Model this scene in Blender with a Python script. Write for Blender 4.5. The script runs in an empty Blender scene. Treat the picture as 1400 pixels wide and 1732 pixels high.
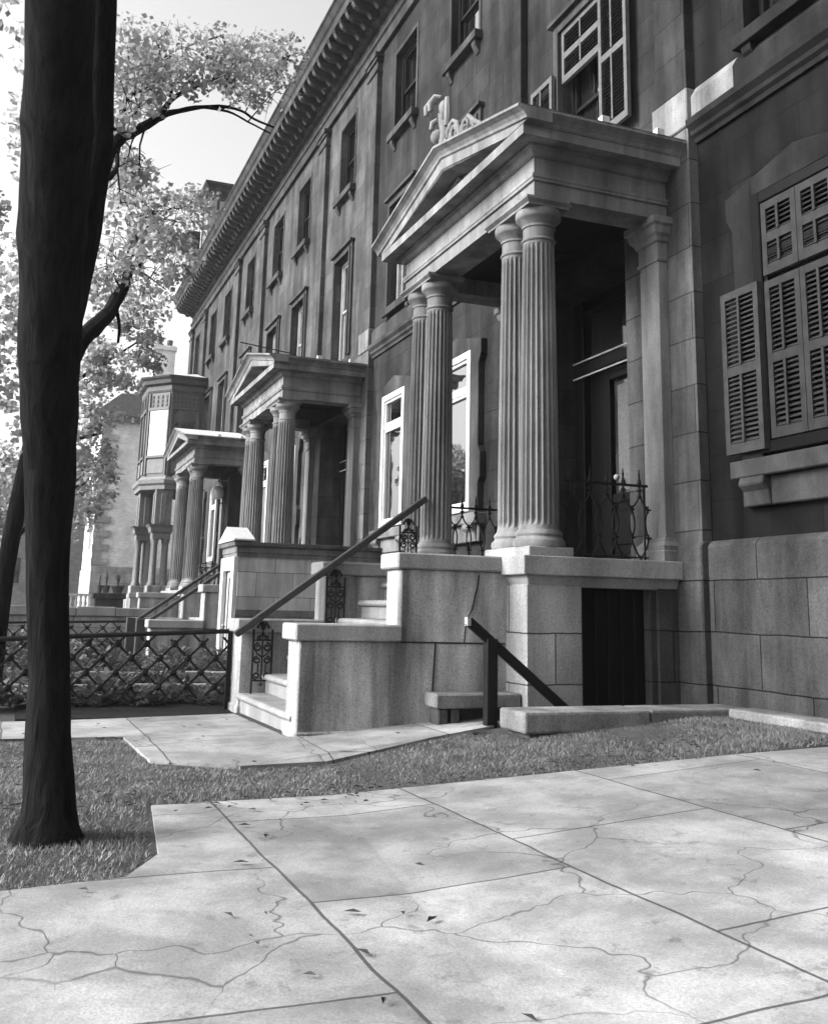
import bpy, math, random
from mathutils import Vector, Matrix, noise
random.seed(7)
R = math.radians
S = 0.70                      # layout units -> metres
scene = bpy.context.scene
COL = scene.collection

# ------------------------------------------------------------------ camera
cam_d = bpy.data.cameras.new('camera')
cam = bpy.data.objects.new('camera', cam_d)
COL.objects.link(cam)
scene.camera = cam
yaw, pitch, roll = R(-21.446), R(11.576), R(1.304)
cy, sy, cp, sp = math.cos(yaw), math.sin(yaw), math.cos(pitch), math.sin(pitch)
F_ = Vector((cy * cp, sy * cp, sp))
R0 = F_.cross(Vector((0, 0, 1))).normalized()
U0 = R0.cross(F_)
RR = math.cos(roll) * R0 + math.sin(roll) * U0
UU = -math.sin(roll) * R0 + math.cos(roll) * U0
M_ = Matrix((RR, UU, -F_)).transposed().to_4x4()
M_.translation = Vector((0, 0, 1.5 * S))
cam.matrix_world = M_
cam_d.sensor_fit = 'HORIZONTAL'
cam_d.sensor_width = 36
cam_d.lens = 1680.6 / 1400 * 36
cam_d.shift_x = 0
cam_d.shift_y = -180 / 1400
cam_d.clip_start = 0.05
cam_d.clip_end = 3000

# ------------------------------------------------------------------ light
SUN_EL, SUN_AZ = R(28), R(82)         # azimuth from +X (down the street) towards +Y (the street side)
world = bpy.data.worlds.new('World')
scene.world = world
world.use_nodes = True
wn = world.node_tree
wn.nodes.clear()
wo = wn.nodes.new('ShaderNodeOutputWorld')
wb = wn.nodes.new('ShaderNodeBackground')
wk = wn.nodes.new('ShaderNodeTexSky')
wk.sky_type = 'NISHITA'
wk.sun_disc = False
wk.sun_elevation = SUN_EL
wk.sun_rotation = R(90) - SUN_AZ
wk.air_density = 1.0
wk.dust_density = 6.0
wg = wn.nodes.new('ShaderNodeRGBToBW')     # black-and-white film
wn.links.new(wk.outputs[0], wg.inputs[0])
wn.links.new(wg.outputs[0], wb.inputs[0])
wn.links.new(wb.outputs[0], wo.inputs[0])
wb.inputs[1].default_value = 0.16
sl = bpy.data.lights.new('sun', 'SUN')
sl.energy = 1.65
sl.angle = R(24)
sl.color = (1, 1, 1)
sun = bpy.data.objects.new('sun', sl)
COL.objects.link(sun)
sd = Vector((math.cos(SUN_EL) * math.cos(SUN_AZ), math.cos(SUN_EL) * math.sin(SUN_AZ), math.sin(SUN_EL)))
sun.rotation_euler = sd.to_track_quat('Z', 'Y').to_euler()
sun.location = (0, 0, 30)
vs = scene.view_settings
vs.view_transform = 'Standard'
vs.look = 'None'
vs.exposure = 1.7
vs.gamma = 1
vs.use_curve_mapping = False

# ------------------------------------------------------------------ materials
def nt(name):
    m = bpy.data.materials.new(name)
    m.use_nodes = True
    n = m.node_tree
    p = n.nodes['Principled BSDF']
    return m, n, p

def N(n, t, **kw):
    q = n.nodes.new(t)
    for k, v in kw.items():
        setattr(q, k, v)
    return q

def ramp(n, fac, stops, interp='LINEAR'):
    r = n.nodes.new('ShaderNodeValToRGB')
    r.color_ramp.interpolation = interp
    e = r.color_ramp.elements
    while len(e) < len(stops):
        e.new(0.5)
    for el, (p, c) in zip(e, stops):
        el.position = p
        el.color = (c, c, c, 1)
    n.links.new(fac, r.inputs[0])
    return r.outputs[0]

def mul(n, a, b, mode='MULTIPLY', fac=1.0):
    m = n.nodes.new('ShaderNodeMix')
    m.data_type = 'RGBA'
    m.blend_type = mode
    m.inputs[0].default_value = fac
    n.links.new(a, m.inputs[6])
    n.links.new(b, m.inputs[7])
    return m.outputs[2]

def noise_tex(n, vec, scale, detail=4, rough=0.6, sc3=None, dist=0.0):
    if sc3:
        mp = n.nodes.new('ShaderNodeMapping')
        mp.inputs['Scale'].default_value = sc3
        n.links.new(vec, mp.inputs[0])
        vec = mp.outputs[0]
    t = n.nodes.new('ShaderNodeTexNoise')
    t.inputs['Scale'].default_value = scale
    t.inputs['Detail'].default_value = detail
    t.inputs['Roughness'].default_value = rough
    t.inputs['Distortion'].default_value = dist
    n.links.new(vec, t.inputs['Vector'])
    return t.outputs['Fac']

def stone(name, base, var=0.35, streak=0.35, grain=0.25, joints=None, bump=0.4, rough=0.9, pits=0.0, jdark=0.35, joff=0.5, patch=0.3):
    """soot-marked stone; joints=(block length, course height) cuts ashlar joints."""
    m, n, p = nt(name)
    g = N(n, 'ShaderNodeNewGeometry')
    pos = g.outputs['Position']
    big = ramp(n, noise_tex(n, pos, 0.9, 5, 0.62), [(0.3, 1 - var), (0.72, 1 + var)])
    st = ramp(n, noise_tex(n, pos, 1.0, 5, 0.6, (3.2, 3.2, 0.35)), [(0.35, 1 - streak), (0.68, 1 + streak)])
    gr = ramp(n, noise_tex(n, pos, 55, 3, 0.7), [(0.3, 1 - grain), (0.7, 1 + grain)])
    pat = ramp(n, noise_tex(n, pos, 2.4, 8, 0.72, (1, 1, 0.6)), [(0.38, 1 - patch), (0.62, 1 + patch * 0.4)])
    big = mul(n, big, pat)
    c = n.nodes.new('ShaderNodeRGB')
    c.outputs[0].default_value = (base, base, base, 1)
    col = mul(n, mul(n, mul(n, c.outputs[0], big), st), gr)
    bm = n.nodes.new('ShaderNodeBump')
    bm.inputs['Strength'].default_value = bump
    bm.inputs['Distance'].default_value = 0.012
    h = noise_tex(n, pos, 38, 5, 0.75)
    hgt = h
    if pits:
        v = N(n, 'ShaderNodeTexVoronoi')
        v.inputs['Scale'].default_value = 26
        n.links.new(pos, v.inputs['Vector'])
        pt = ramp(n, v.outputs['Distance'], [(0.0, 1 - pits), (0.32, 1.0)])
        col = mul(n, col, pt)
        ma = N(n, 'ShaderNodeMath', operation='MULTIPLY')
        n.links.new(h, ma.inputs[0])
        n.links.new(pt, ma.inputs[1])
        hgt = ma.outputs[0]
    if joints:
        sx = N(n, 'ShaderNodeSeparateXYZ')
        n.links.new(pos, sx.inputs[0])
        sn = N(n, 'ShaderNodeSeparateXYZ')
        n.links.new(g.outputs['True Normal'], sn.inputs[0])
        ab = N(n, 'ShaderNodeMath', operation='ABSOLUTE')
        n.links.new(sn.outputs[0], ab.inputs[0])
        gt = N(n, 'ShaderNodeMath', operation='GREATER_THAN')
        n.links.new(ab.outputs[0], gt.inputs[0])
        gt.inputs[1].default_value = 0.7
        mx = N(n, 'ShaderNodeMix')
        n.links.new(gt.outputs[0], mx.inputs[0])
        n.links.new(sx.outputs[0], mx.inputs[2])
        n.links.new(sx.outputs[1], mx.inputs[3])
        cb = N(n, 'ShaderNodeCombineXYZ')
        n.links.new(mx.outputs[0], cb.inputs[0])
        n.links.new(sx.outputs[2], cb.inputs[1])
        # slight wobble so that joints are not ruler-straight
        wob = noise_tex(n, pos, 2.3, 3, 0.5)
        ws = N(n, 'ShaderNodeMath', operation='MULTIPLY_ADD')
        n.links.new(wob, ws.inputs[0])
        ws.inputs[1].default_value = 0.03
        n.links.new(sx.outputs[2], ws.inputs[2])
        n.links.new(ws.outputs[0], cb.inputs[1])
        b = N(n, 'ShaderNodeTexBrick')
        b.offset = joff
        b.inputs['Color1'].default_value = (0.82, 0.82, 0.82, 1)
        b.inputs['Color2'].default_value = (1.2, 1.2, 1.2, 1)
        b.inputs['Mortar'].default_value = (jdark, jdark, jdark, 1)
        b.inputs['Scale'].default_value = 1.0
        b.inputs['Mortar Size'].default_value = 0.007
        b.inputs['Mortar Smooth'].default_value = 0.3
        b.inputs['Brick Width'].default_value = joints[0]
        b.inputs['Row Height'].default_value = joints[1]
        n.links.new(cb.outputs[0], b.inputs['Vector'])
        col = mul(n, col, b.outputs['Color'])
        sb = N(n, 'ShaderNodeMath', operation='MULTIPLY_ADD')
        n.links.new(b.outputs['Fac'], sb.inputs[0])
        sb.inputs[1].default_value = -1.2
        n.links.new(hgt, sb.inputs[2])
        hgt = sb.outputs[0]
    n.links.new(hgt, bm.inputs['Height'])
    n.links.new(bm.outputs[0], p.inputs['Normal'])
    n.links.new(col, p.inputs['Base Color'])
    p.inputs['Roughness'].default_value = rough
    p.inputs['Specular IOR Level'].default_value = 0.06
    return m

def plain(name, base, rough=0.6, metal=0.0, var=0.2, spec=0.4, scale=9, bump=0.1):
    m, n, p = nt(name)
    g = N(n, 'ShaderNodeNewGeometry')
    pos = g.outputs['Position']
    v = ramp(n, noise_tex(n, pos, scale, 5, 0.65), [(0.3, max(0, base * (1 - var))), (0.7, base * (1 + var))])
    n.links.new(v, p.inputs['Base Color'])
    bm = n.nodes.new('ShaderNodeBump')
    bm.inputs['Strength'].default_value = bump
    bm.inputs['Distance'].default_value = 0.01
    n.links.new(noise_tex(n, pos, scale * 6, 4, 0.7), bm.inputs['Height'])
    n.links.new(bm.outputs[0], p.inputs['Normal'])
    p.inputs['Roughness'].default_value = rough
    p.inputs['Metallic'].default_value = metal
    p.inputs['Specular IOR Level'].default_value = spec
    return m

def leafm(name, base, trans=0.4):
    m, n, p = nt(name)
    g = N(n, 'ShaderNodeNewGeometry')
    v = ramp(n, noise_tex(n, g.outputs['Position'], 3.1, 3, 0.6), [(0.3, base * 0.6), (0.7, base * 1.5)])
    tr = N(n, 'ShaderNodeBsdfTranslucent')
    mx = N(n, 'ShaderNodeMixShader')
    mx.inputs[0].default_value = trans
    n.links.new(v, p.inputs['Base Color'])
    n.links.new(v, tr.inputs['Color'])
    p.inputs['Roughness'].default_value = 0.5
    n.links.new(p.outputs[0], mx.inputs[1])
    n.links.new(tr.outputs[0], mx.inputs[2])
    n.links.new(mx.outputs[0], n.nodes['Material Output'].inputs[0])
    return m

def glassm(name, base, ior, rough=0.02):
    m, n, p = nt(name)
    g = N(n, 'ShaderNodeNewGeometry')
    v = ramp(n, noise_tex(n, g.outputs['Position'], 1.3, 3, 0.5), [(0.35, base * 0.4), (0.65, base * 1.6)])
    n.links.new(v, p.inputs['Base Color'])
    bm = n.nodes.new('ShaderNodeBump')
    bm.inputs['Strength'].default_value = 0.25
    bm.inputs['Distance'].default_value = 0.01
    n.links.new(noise_tex(n, g.outputs['Position'], 1.8, 2, 0.5), bm.inputs['Height'])
    n.links.new(bm.outputs[0], p.inputs['Normal'])
    p.inputs['Roughness'].default_value = rough
    p.inputs['IOR'].default_value = ior
    return m

def path_mat():
    m, n, p = nt('cracked_flagstone')
    g = N(n, 'ShaderNodeNewGeometry')
    pos = g.outputs['Position']
    big = ramp(n, noise_tex(n, pos, 1.1, 6, 0.65), [(0.3, 0.16), (0.7, 0.28)])
    gr = ramp(n, noise_tex(n, pos, 90, 3, 0.7), [(0.3, 0.8), (0.7, 1.2)])
    # cracks: cell borders of a coarse, strongly bent Voronoi
    nn = N(n, 'ShaderNodeTexNoise')
    nn.inputs['Scale'].default_value = 1.6
    nn.inputs['Detail'].default_value = 3.5
    nn.inputs['Roughness'].default_value = 0.55
    n.links.new(pos, nn.inputs['Vector'])
    va = N(n, 'ShaderNodeVectorMath', operation='MULTIPLY_ADD')
    n.links.new(nn.outputs['Color'], va.inputs[0])
    va.inputs[1].default_value = (0.75, 0.75, 0)
    n.links.new(pos, va.inputs[2])
    v = N(n, 'ShaderNodeTexVoronoi')
    v.feature = 'DISTANCE_TO_EDGE'
    v.inputs['Scale'].default_value = 1.25
    n.links.new(va.outputs[0], v.inputs['Vector'])
    ck = ramp(n, v.outputs['Distance'], [(0.001, 0.3), (0.009, 1.0)])
    msk = ramp(n, noise_tex(n, pos, 0.8, 2, 0.5), [(0.42, 1.0), (0.5, 0.0)])
    ck2 = n.nodes.new('ShaderNodeMix')
    ck2.data_type = 'RGBA'
    n.links.new(msk, ck2.inputs[0])
    n.links.new(ck, ck2.inputs[6])
    ck2.inputs[7].default_value = (1, 1, 1, 1)
    spots = ramp(n, noise_tex(n, pos, 7, 5, 0.7), [(0.3, 0.55), (0.42, 1.0)])
    br = N(n, 'ShaderNodeTexBrick')
    br.offset = 0.37
    for nm_, v_ in (('Color1', 0.82), ('Color2', 1.1), ('Mortar', 0.22)):
        br.inputs[nm_].default_value = (v_, v_, v_, 1)
    br.inputs['Scale'].default_value = 1
    br.inputs['Mortar Size'].default_value = 0.009
    br.inputs['Mortar Smooth'].default_value = 0.5
    br.inputs['Brick Width'].default_value = 1.45
    br.inputs['Row Height'].default_value = 1.1
    wv = N(n, 'ShaderNodeVectorMath', operation='MULTIPLY_ADD')
    n.links.new(nn.outputs['Color'], wv.inputs[0])
    wv.inputs[1].default_value = (0.05, 0.05, 0)
    n.links.new(pos, wv.inputs[2])
    n.links.new(wv.outputs[0], br.inputs['Vector'])
    dirt = ramp(n, noise_tex(n, pos, 2.2, 9, 0.75, None, 0.2), [(0.42, 0.72), (0.6, 1.08)])
    grit = ramp(n, noise_tex(n, pos, 160, 2, 0.8), [(0.25, 0.55), (0.4, 1.0)])
    col = mul(n, mul(n, mul(n, mul(n, mul(n, mul(n, big, gr), ck2.outputs[2]), spots), br.outputs['Color']), dirt), grit)
    n.links.new(col, p.inputs['Base Color'])
    bm = n.nodes.new('ShaderNodeBump')
    bm.inputs['Strength'].default_value = 0.6
    bm.inputs['Distance'].default_value = 0.012
    n.links.new(col, bm.inputs['Height'])
    n.links.new(bm.outputs[0], p.inputs['Normal'])
    p.inputs['Roughness'].default_value = 0.85
    return m

def bark_mat():
    m, n, p = nt('bark')
    g = N(n, 'ShaderNodeNewGeometry')
    pos = g.outputs['Position']
    a = noise_tex(n, pos, 1.0, 6, 0.7, (26, 26, 3.5), 0.6)
    c = ramp(n, a, [(0.35, 0.002), (0.65, 0.014)])
    n.links.new(c, p.inputs['Base Color'])
    bm = n.nodes.new('ShaderNodeBump')
    bm.inputs['Strength'].default_value = 1.0
    bm.inputs['Distance'].default_value = 0.03
    n.links.new(a, bm.inputs['Height'])
    n.links.new(bm.outputs[0], p.inputs['Normal'])
    p.inputs['Roughness'].default_value = 0.95
    p.inputs['Specular IOR Level'].default_value = 0.05
    return m

def brick_mat(name, c1, c2, mort):
    m, n, p = nt(name)
    g = N(n, 'ShaderNodeNewGeometry')
    sx = N(n, 'ShaderNodeSeparateXYZ')
    n.links.new(g.outputs['Position'], sx.inputs[0])
    ad = N(n, 'ShaderNodeMath', operation='ADD')
    n.links.new(sx.outputs[0], ad.inputs[0])
    n.links.new(sx.outputs[1], ad.inputs[1])
    cb = N(n, 'ShaderNodeCombineXYZ')
    n.links.new(ad.outputs[0], cb.inputs[0])
    n.links.new(sx.outputs[2], cb.inputs[1])
    b = N(n, 'ShaderNodeTexBrick')
    b.inputs['Color1'].default_value = (c1, c1, c1, 1)
    b.inputs['Color2'].default_value = (c2, c2, c2, 1)
    b.inputs['Mortar'].default_value = (mort, mort, mort, 1)
    b.inputs['Scale'].default_value = 1
    b.inputs['Brick Width'].default_value = 0.22
    b.inputs['Row Height'].default_value = 0.08
    b.inputs['Mortar Size'].default_value = 0.008
    n.links.new(cb.outputs[0], b.inputs['Vector'])
    v = ramp(n, noise_tex(n, g.outputs['Position'], 1.2, 6, 0.7), [(0.3, 0.7), (0.7, 1.25)])
    n.links.new(mul(n, b.outputs[0], v), p.inputs['Base Color'])
    p.inputs['Roughness'].default_value = 0.95
    return m

def ground_mat(name, a, b, sc):
    m, n, p = nt(name)
    g = N(n, 'ShaderNodeNewGeometry')
    pos = g.outputs['Position']
    v = ramp(n, noise_tex(n, pos, sc, 8, 0.75), [(0.3, a), (0.7, b)])
    v2 = ramp(n, noise_tex(n, pos, 0.8, 4, 0.6), [(0.3, 0.75), (0.7, 1.2)])
    n.links.new(mul(n, v, v2), p.inputs['Base Color'])
    bm = n.nodes.new('ShaderNodeBump')
    bm.inputs['Strength'].default_value = 0.8
    bm.inputs['Distance'].default_value = 0.03
    n.links.new(noise_tex(n, pos, sc, 8, 0.8), bm.inputs['Height'])
    n.links.new(bm.outputs[0], p.inputs['Normal'])
    p.inputs['Roughness'].default_value = 1
    p.inputs['Specular IOR Level'].default_value = 0.05
    return m

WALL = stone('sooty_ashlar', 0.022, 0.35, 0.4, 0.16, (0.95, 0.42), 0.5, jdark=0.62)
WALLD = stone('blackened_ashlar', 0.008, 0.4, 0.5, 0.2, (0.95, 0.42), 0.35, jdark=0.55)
WALLP = stone('haze_toned_ashlar', 0.05, 0.35, 0.4, 0.16, (0.95, 0.42), 0.5, jdark=0.62)  # far houses: paler tone stands in for flare and haze
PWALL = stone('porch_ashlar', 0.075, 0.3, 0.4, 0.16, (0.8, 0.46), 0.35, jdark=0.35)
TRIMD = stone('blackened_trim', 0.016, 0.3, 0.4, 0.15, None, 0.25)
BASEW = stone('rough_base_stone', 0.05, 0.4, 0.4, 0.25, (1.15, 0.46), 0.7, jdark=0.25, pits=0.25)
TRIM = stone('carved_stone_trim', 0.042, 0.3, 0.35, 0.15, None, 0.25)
PALE = stone('washed_pale_stone', 0.13, 0.3, 0.4, 0.18, None, 0.35)
PORT = stone('portico_stone', 0.165, 0.2, 0.4, 0.14, None, 0.3, patch=0.16)
GRAN = stone('pitted_granite', 0.29, 0.22, 0.6, 0.24, None, 0.9, pits=0.35, patch=0.2)
GRANJ = stone('coursed_granite', 0.27, 0.25, 0.28, 0.25, (1.5, 0.44), 0.8, pits=0.3, jdark=0.2, patch=0.12)
COPE = stone('granite_coping', 0.25, 0.22, 0.2, 0.22, None, 0.6, pits=0.15, patch=0.12)
STEP = stone('worn_step_stone', 0.21, 0.22, 0.2, 0.18, None, 0.45, patch=0.12)
SMOOTH = stone('smooth_entry_stone', 0.33, 0.25, 0.4, 0.12, (0.62, 0.40), 0.3, jdark=0.4, patch=0.12)
WHITE = plain('white_painted_wood', 0.42, 0.5, var=0.12)
GREYW = plain('grey_painted_wood', 0.22, 0.6, var=0.2)
SHUT = plain('weathered_shutter_paint', 0.035, 0.8, var=0.3, spec=0.1)
SHUTL = plain('pale_shutter_paint', 0.07, 0.8, var=0.25, spec=0.1)
DARKW = plain('dark_varnished_wood', 0.003, 0.5, var=0.3, spec=0.08)
LOUV = plain('louver_paint', 0.025, 0.8, var=0.3, spec=0.1)
CEIL = plain('shade_toned_ceiling', 0.01, 0.9, var=0.3, spec=0.05)  # porch shade painted into the ceiling tone
RAILW = plain('oiled_wood_rail', 0.02, 0.5, var=0.4)
IRON = plain('black_iron', 0.006, 0.5, 0.0, 0.3, spec=0.2, bump=0.2)
DARKI = plain('dark_interior', 0.012, 0.9)
CURT = plain('lace_curtain', 0.07, 0.9, var=0.25, scale=25)
GLASS = glassm('window_glass', 0.006, 4.0)
CURTG = glassm('curtained_glass', 0.05, 1.9)
GLASSD = glassm('dark_glass', 0.02, 1.45, 0.05)
ROOFM = plain('tin_roof', 0.42, 0.5, 0.0, 0.2)
SLATE = plain('roof_slate', 0.10, 0.7, var=0.3)
ORIEL = plain('oriel_painted_wood', 0.05, 0.6, var=0.25)
ORIELL = plain('oriel_pale_stone', 0.11, 0.7, var=0.25)
LEAF = leafm('tree_leaf', 0.26, 0.65)
LEAF2 = leafm('tree_leaf_pale', 0.27, 0.65)
PLANT = leafm('garden_leaf', 0.09, 0.3)
GRASSM = leafm('grass_blade', 0.13, 0.3)
BARK = bark_mat()
PATH = path_mat()
BRICK = brick_mat('pale_brick', 0.5, 0.62, 0.68)
BRICKD = brick_mat('dark_brick', 0.10, 0.15, 0.2)
SOIL = ground_mat('garden_soil', 0.008, 0.03, 18)
LIME = stone('pale_limestone', 0.3, 0.15, 0.15, 0.1, (0.8, 0.5), 0.3)
LIMES = stone('carved_limestone', 0.17, 0.15, 0.2, 0.12, None, 0.2)
KERB = stone('dirty_granite_kerb', 0.17, 0.3, 0.3, 0.25, None, 0.8, pits=0.3)
LAWN = ground_mat('lawn_turf', 0.03, 0.10, 30)
ROAD = ground_mat('asphalt', 0.04, 0.07, 40)
GLOBE = plain('opal_globe', 0.8, 0.2, var=0.03)
TERRA = plain('clay_pot', 0.07, 0.8)

# ------------------------------------------------------------------ mesh helpers
OFF = {}
class MB:
    def __init__(s):
        s.v, s.f, s.sm = [], [], []
    def face(s, idx, smooth=False):
        s.f.append(idx)
        s.sm.append(smooth)
    def quad(s, a, b, c, d):
        i = len(s.v)
        s.v += [a, b, c, d]
        s.face([i, i + 1, i + 2, i + 3])
    def box(s, x0, x1, y0, y1, z0, z1):
        x0, x1 = min(x0, x1), max(x0, x1)
        y0, y1 = min(y0, y1), max(y0, y1)
        z0, z1 = min(z0, z1), max(z0, z1)
        i = len(s.v)
        s.v += [(x0, y0, z0), (x1, y0, z0), (x1, y1, z0), (x0, y1, z0), (x0, y0, z1), (x1, y0, z1), (x1, y1, z1), (x0, y1, z1)]
        for q in ((0, 3, 2, 1), (4, 5, 6, 7), (0, 1, 5, 4), (1, 2, 6, 5), (2, 3, 7, 6), (3, 0, 4, 7)):
            s.face([i + k for k in q])
        return s
    def prism(s, pts, axis, a0, a1, smooth=False):
        """pts in the plane across axis: x->(y,z), y->(x,z), z->(x,y)"""
        def P(p, a):
            return {'x': (a, p[0], p[1]), 'y': (p[0], a, p[1]), 'z': (p[0], p[1], a)}[axis]
        i, n = len(s.v), len(pts)
        s.v += [P(p, a0) for p in pts] + [P(p, a1) for p in pts]
        s.face([i + k for k in range(n)][::-1])
        s.face([i + n + k for k in range(n)])
        for k in range(n):
            j = (k + 1) % n
            s.face([i + k, i + j, i + n + j, i + n + k], smooth)
        return s
    def ring(s, pts_list, closed=True, cap=True, smooth=True):
        """pts_list: list of rings (each a list of points)"""
        i, n = len(s.v), len(pts_list[0])
        for r in pts_list:
            s.v += r
        for a in range(len(pts_list) - 1):
            for k in range(n if closed else n - 1):
                j = (k + 1) % n
                s.face([i + a * n + k, i + a * n + j, i + (a + 1) * n + j, i + (a + 1) * n + k], smooth)
        if cap and closed:
            s.face([i + k for k in range(n)][::-1])
            s.face([i + (len(pts_list) - 1) * n + k for k in range(n)])
        return s
    def lathe(s, prof, x, y, n=24, smooth=True):
        s.ring([[(x + r * math.cos(2 * math.pi * k / n), y + r * math.sin(2 * math.pi * k / n), z) for k in range(n)] for r, z in prof], smooth=smooth)
        return s
    def tube(s, path, rad, n=8, smooth=True):
        rings = []
        P = [Vector(p) for p in path]
        up = None
        for k, p in enumerate(P):
            d = (P[min(k + 1, len(P) - 1)] - P[max(k - 1, 0)])
            if d.length < 1e-9:
                d = Vector((0, 0, 1))
            d.normalize()
            if up is None:
                up = Vector((0, 0, 1)) if abs(d.z) < 0.9 else Vector((1, 0, 0))
            a = d.cross(up)
            if a.length < 1e-6:
                a = d.cross(Vector((0, 1, 0)))
            a.normalize()
            b = a.cross(d).normalized()
            up = b
            r = rad[k] if isinstance(rad, (list, tuple)) else rad
            rings.append([tuple(p + (a * math.cos(2 * math.pi * q / n) + b * math.sin(2 * math.pi * q / n)) * r) for q in range(n)])
        s.ring(rings, smooth=smooth)
        return s
    def bar(s, a, b, w, h):
        """rectangular bar along a-b; w across horizontally, h upright"""
        a, b = Vector(a), Vector(b)
        d = (b - a).normalized()
        up = Vector((0, 0, 1)) if abs(d.z) < 0.95 else Vector((1, 0, 0))
        u = d.cross(up).normalized()
        t = u.cross(d)
        rings = []
        for p in (a, b):
            rings.append([tuple(p + u * w / 2 * i + t * h / 2 * j) for i, j in ((-1, -1), (1, -1), (1, 1), (-1, 1))])
        s.ring(rings, smooth=False)
        return s
    def mould(s, path, prof, cap=True):
        """sweep profile [(outward, z)] along plan path; outward = left of travel"""
        n = len(path)
        rings = []
        for k in range(n):
            p = Vector(path[k])
            d0 = (p - Vector(path[k - 1])).normalized() if k else None
            d1 = (Vector(path[k + 1]) - p).normalized() if k < n - 1 else None
            if d0 is None:
                d0 = d1
            if d1 is None:
                d1 = d0
            n0, n1 = Vector((-d0.y, d0.x)), Vector((-d1.y, d1.x))
            m = n0 + n1
            m = m / max(0.2, m.dot(n0))
            rings.append([(p.x + m.x * o, p.y + m.y * o, z) for o, z in prof])
        s.ring(rings, closed=True, cap=cap, smooth=False)
        return s
    def ball(s, c, r, n=12, m=8, sc=(1, 1, 1)):
        rings = []
        for a in range(m + 1):
            t = math.pi * a / m
            rr = max(1e-4, math.sin(t)) * r
            rings.append([(c[0] + rr * math.cos(2 * math.pi * k / n) * sc[0], c[1] + rr * math.sin(2 * math.pi * k / n) * sc[1], c[2] - math.cos(t) * r * sc[2]) for k in range(n)])
        s.ring(rings)
        return s
    def build(s, name, mat, parent=None, bevel=0, seg=1, solid=False):
        off = OFF.get(parent, Vector((0, 0, 0))) if parent else Vector((0, 0, 0))
        me = bpy.data.meshes.new(name)
        me.from_pydata([tuple((Vector(p) - off) * S) for p in s.v], [], s.f)
        me.polygons.foreach_set('use_smooth', s.sm)
        import bmesh
        bm = bmesh.new()
        bm.from_mesh(me)
        if len(bm.faces) < 30000:
            bmesh.ops.recalc_face_normals(bm, faces=bm.faces)
        bm.to_mesh(me)
        bm.free()
        if any(s.sm):
            me.set_sharp_from_angle(angle=R(38))
        me.materials.append(mat)
        o = bpy.data.objects.new(name, me)
        COL.objects.link(o)
        if parent:
            o.parent = parent
            OFF[o] = off
        if bevel:
            b = o.modifiers.new('bevel', 'BEVEL')
            b.width = bevel * S
            b.segments = seg
            b.limit_method = 'ANGLE'
            b.angle_limit = R(35)
        return o

def thing(name, label, cat, loc=(0, 0, 0), off=(0, 0, 0), group=None):
    """Empty at loc; parts are modelled in coordinates whose point `off` sits at loc."""
    o = bpy.data.objects.new(name, None)
    COL.objects.link(o)
    o.empty_display_size = 0.2
    o.location = Vector(loc) * S
    OFF[o] = Vector(off)
    o['label'] = label
    o['category'] = cat
    if group:
        o['group'] = group
    return o

def tag(o, label=None, cat=None, group=None, kind=None):
    for k, v in (('label', label), ('category', cat), ('group', group), ('kind', kind)):
        if v:
            o[k] = v
    return o

def copy_tree(o, parent=None, loc=None, label=None, skip=()):
    c = o.copy()
    COL.objects.link(c)
    c.parent = parent
    OFF[c] = OFF.get(o, Vector((0, 0, 0)))
    if loc is not None:
        c.location = Vector(loc) * S
    if label:
        c['label'] = label
    for ch in list(o.children):
        if ch.name.split('.')[0] not in skip:
            copy_tree(ch, c)
    return c

def gz(x, y):
    return -0.05 + 0.09 * min(4.2, max(0, -3.26 - y)) - 0.0144 * min(25, max(0, x - 13))

# ------------------------------------------------------------------ ground
def sheet(name, x0, x1, y0, y1, mat, dz=0.0, nx=20, ny=20, inside=None, jitter=0.0):
    m = MB()
    idx = {}
    for i in range(nx + 1):
        for j in range(ny + 1):
            x = x0 + (x1 - x0) * i / nx
            y = y0 + (y1 - y0) * j / ny
            idx[i, j] = len(m.v)
            m.v.append((x, y, gz(x, y) + dz + (noise.noise(Vector((x * 0.8, y * 0.8, 3))) * jitter)))
    for i in range(nx):
        for j in range(ny):
            m.face([idx[i, j], idx[i + 1, j], idx[i + 1, j + 1], idx[i, j + 1]], True)
    o = m.build(name, mat)
    tag(o, kind='structure')
    return o

def polysheet(name, poly, mat, dz, thick=0.06):
    """flat slab following the ground, cut to a plan polygon"""
    m = MB()
    m.v = [(x, y, gz(x, y) + dz) for x, y in poly] + [(x, y, gz(x, y) + dz - thick) for x, y in poly]
    n = len(poly)
    m.face(list(range(n)))
    for k in range(n):
        j = (k + 1) % n
        m.face([k, n + k, n + j, j])
    o = m.build(name, mat)
    tag(o, kind='structure')
    return o

g = MB()
for (x0, x1, y0, y1) in ((-900, -30, -900, 900), (110, 900, -900, 900), (-30, 110, -900, -30), (-30, 110, 30, 900)):
    g.quad((x0, y0, -0.36), (x1, y0, -0.36), (x1, y1, -0.36), (x0, y1, -0.36))
o = g.build('ground', LAWN)
tag(o, kind='structure')
sheet('lawn', -30, 110, -30, 30, LAWN, 0, 140, 60, jitter=0.02)
sheet('road', -30, 110, 4.2, 12, ROAD, 0.02, 40, 4)
polysheet('pavement', [(-30, 1.6), (110, 1.6), (110, 4.1), (-30, 4.1)], PATH, 0.05)
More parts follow.
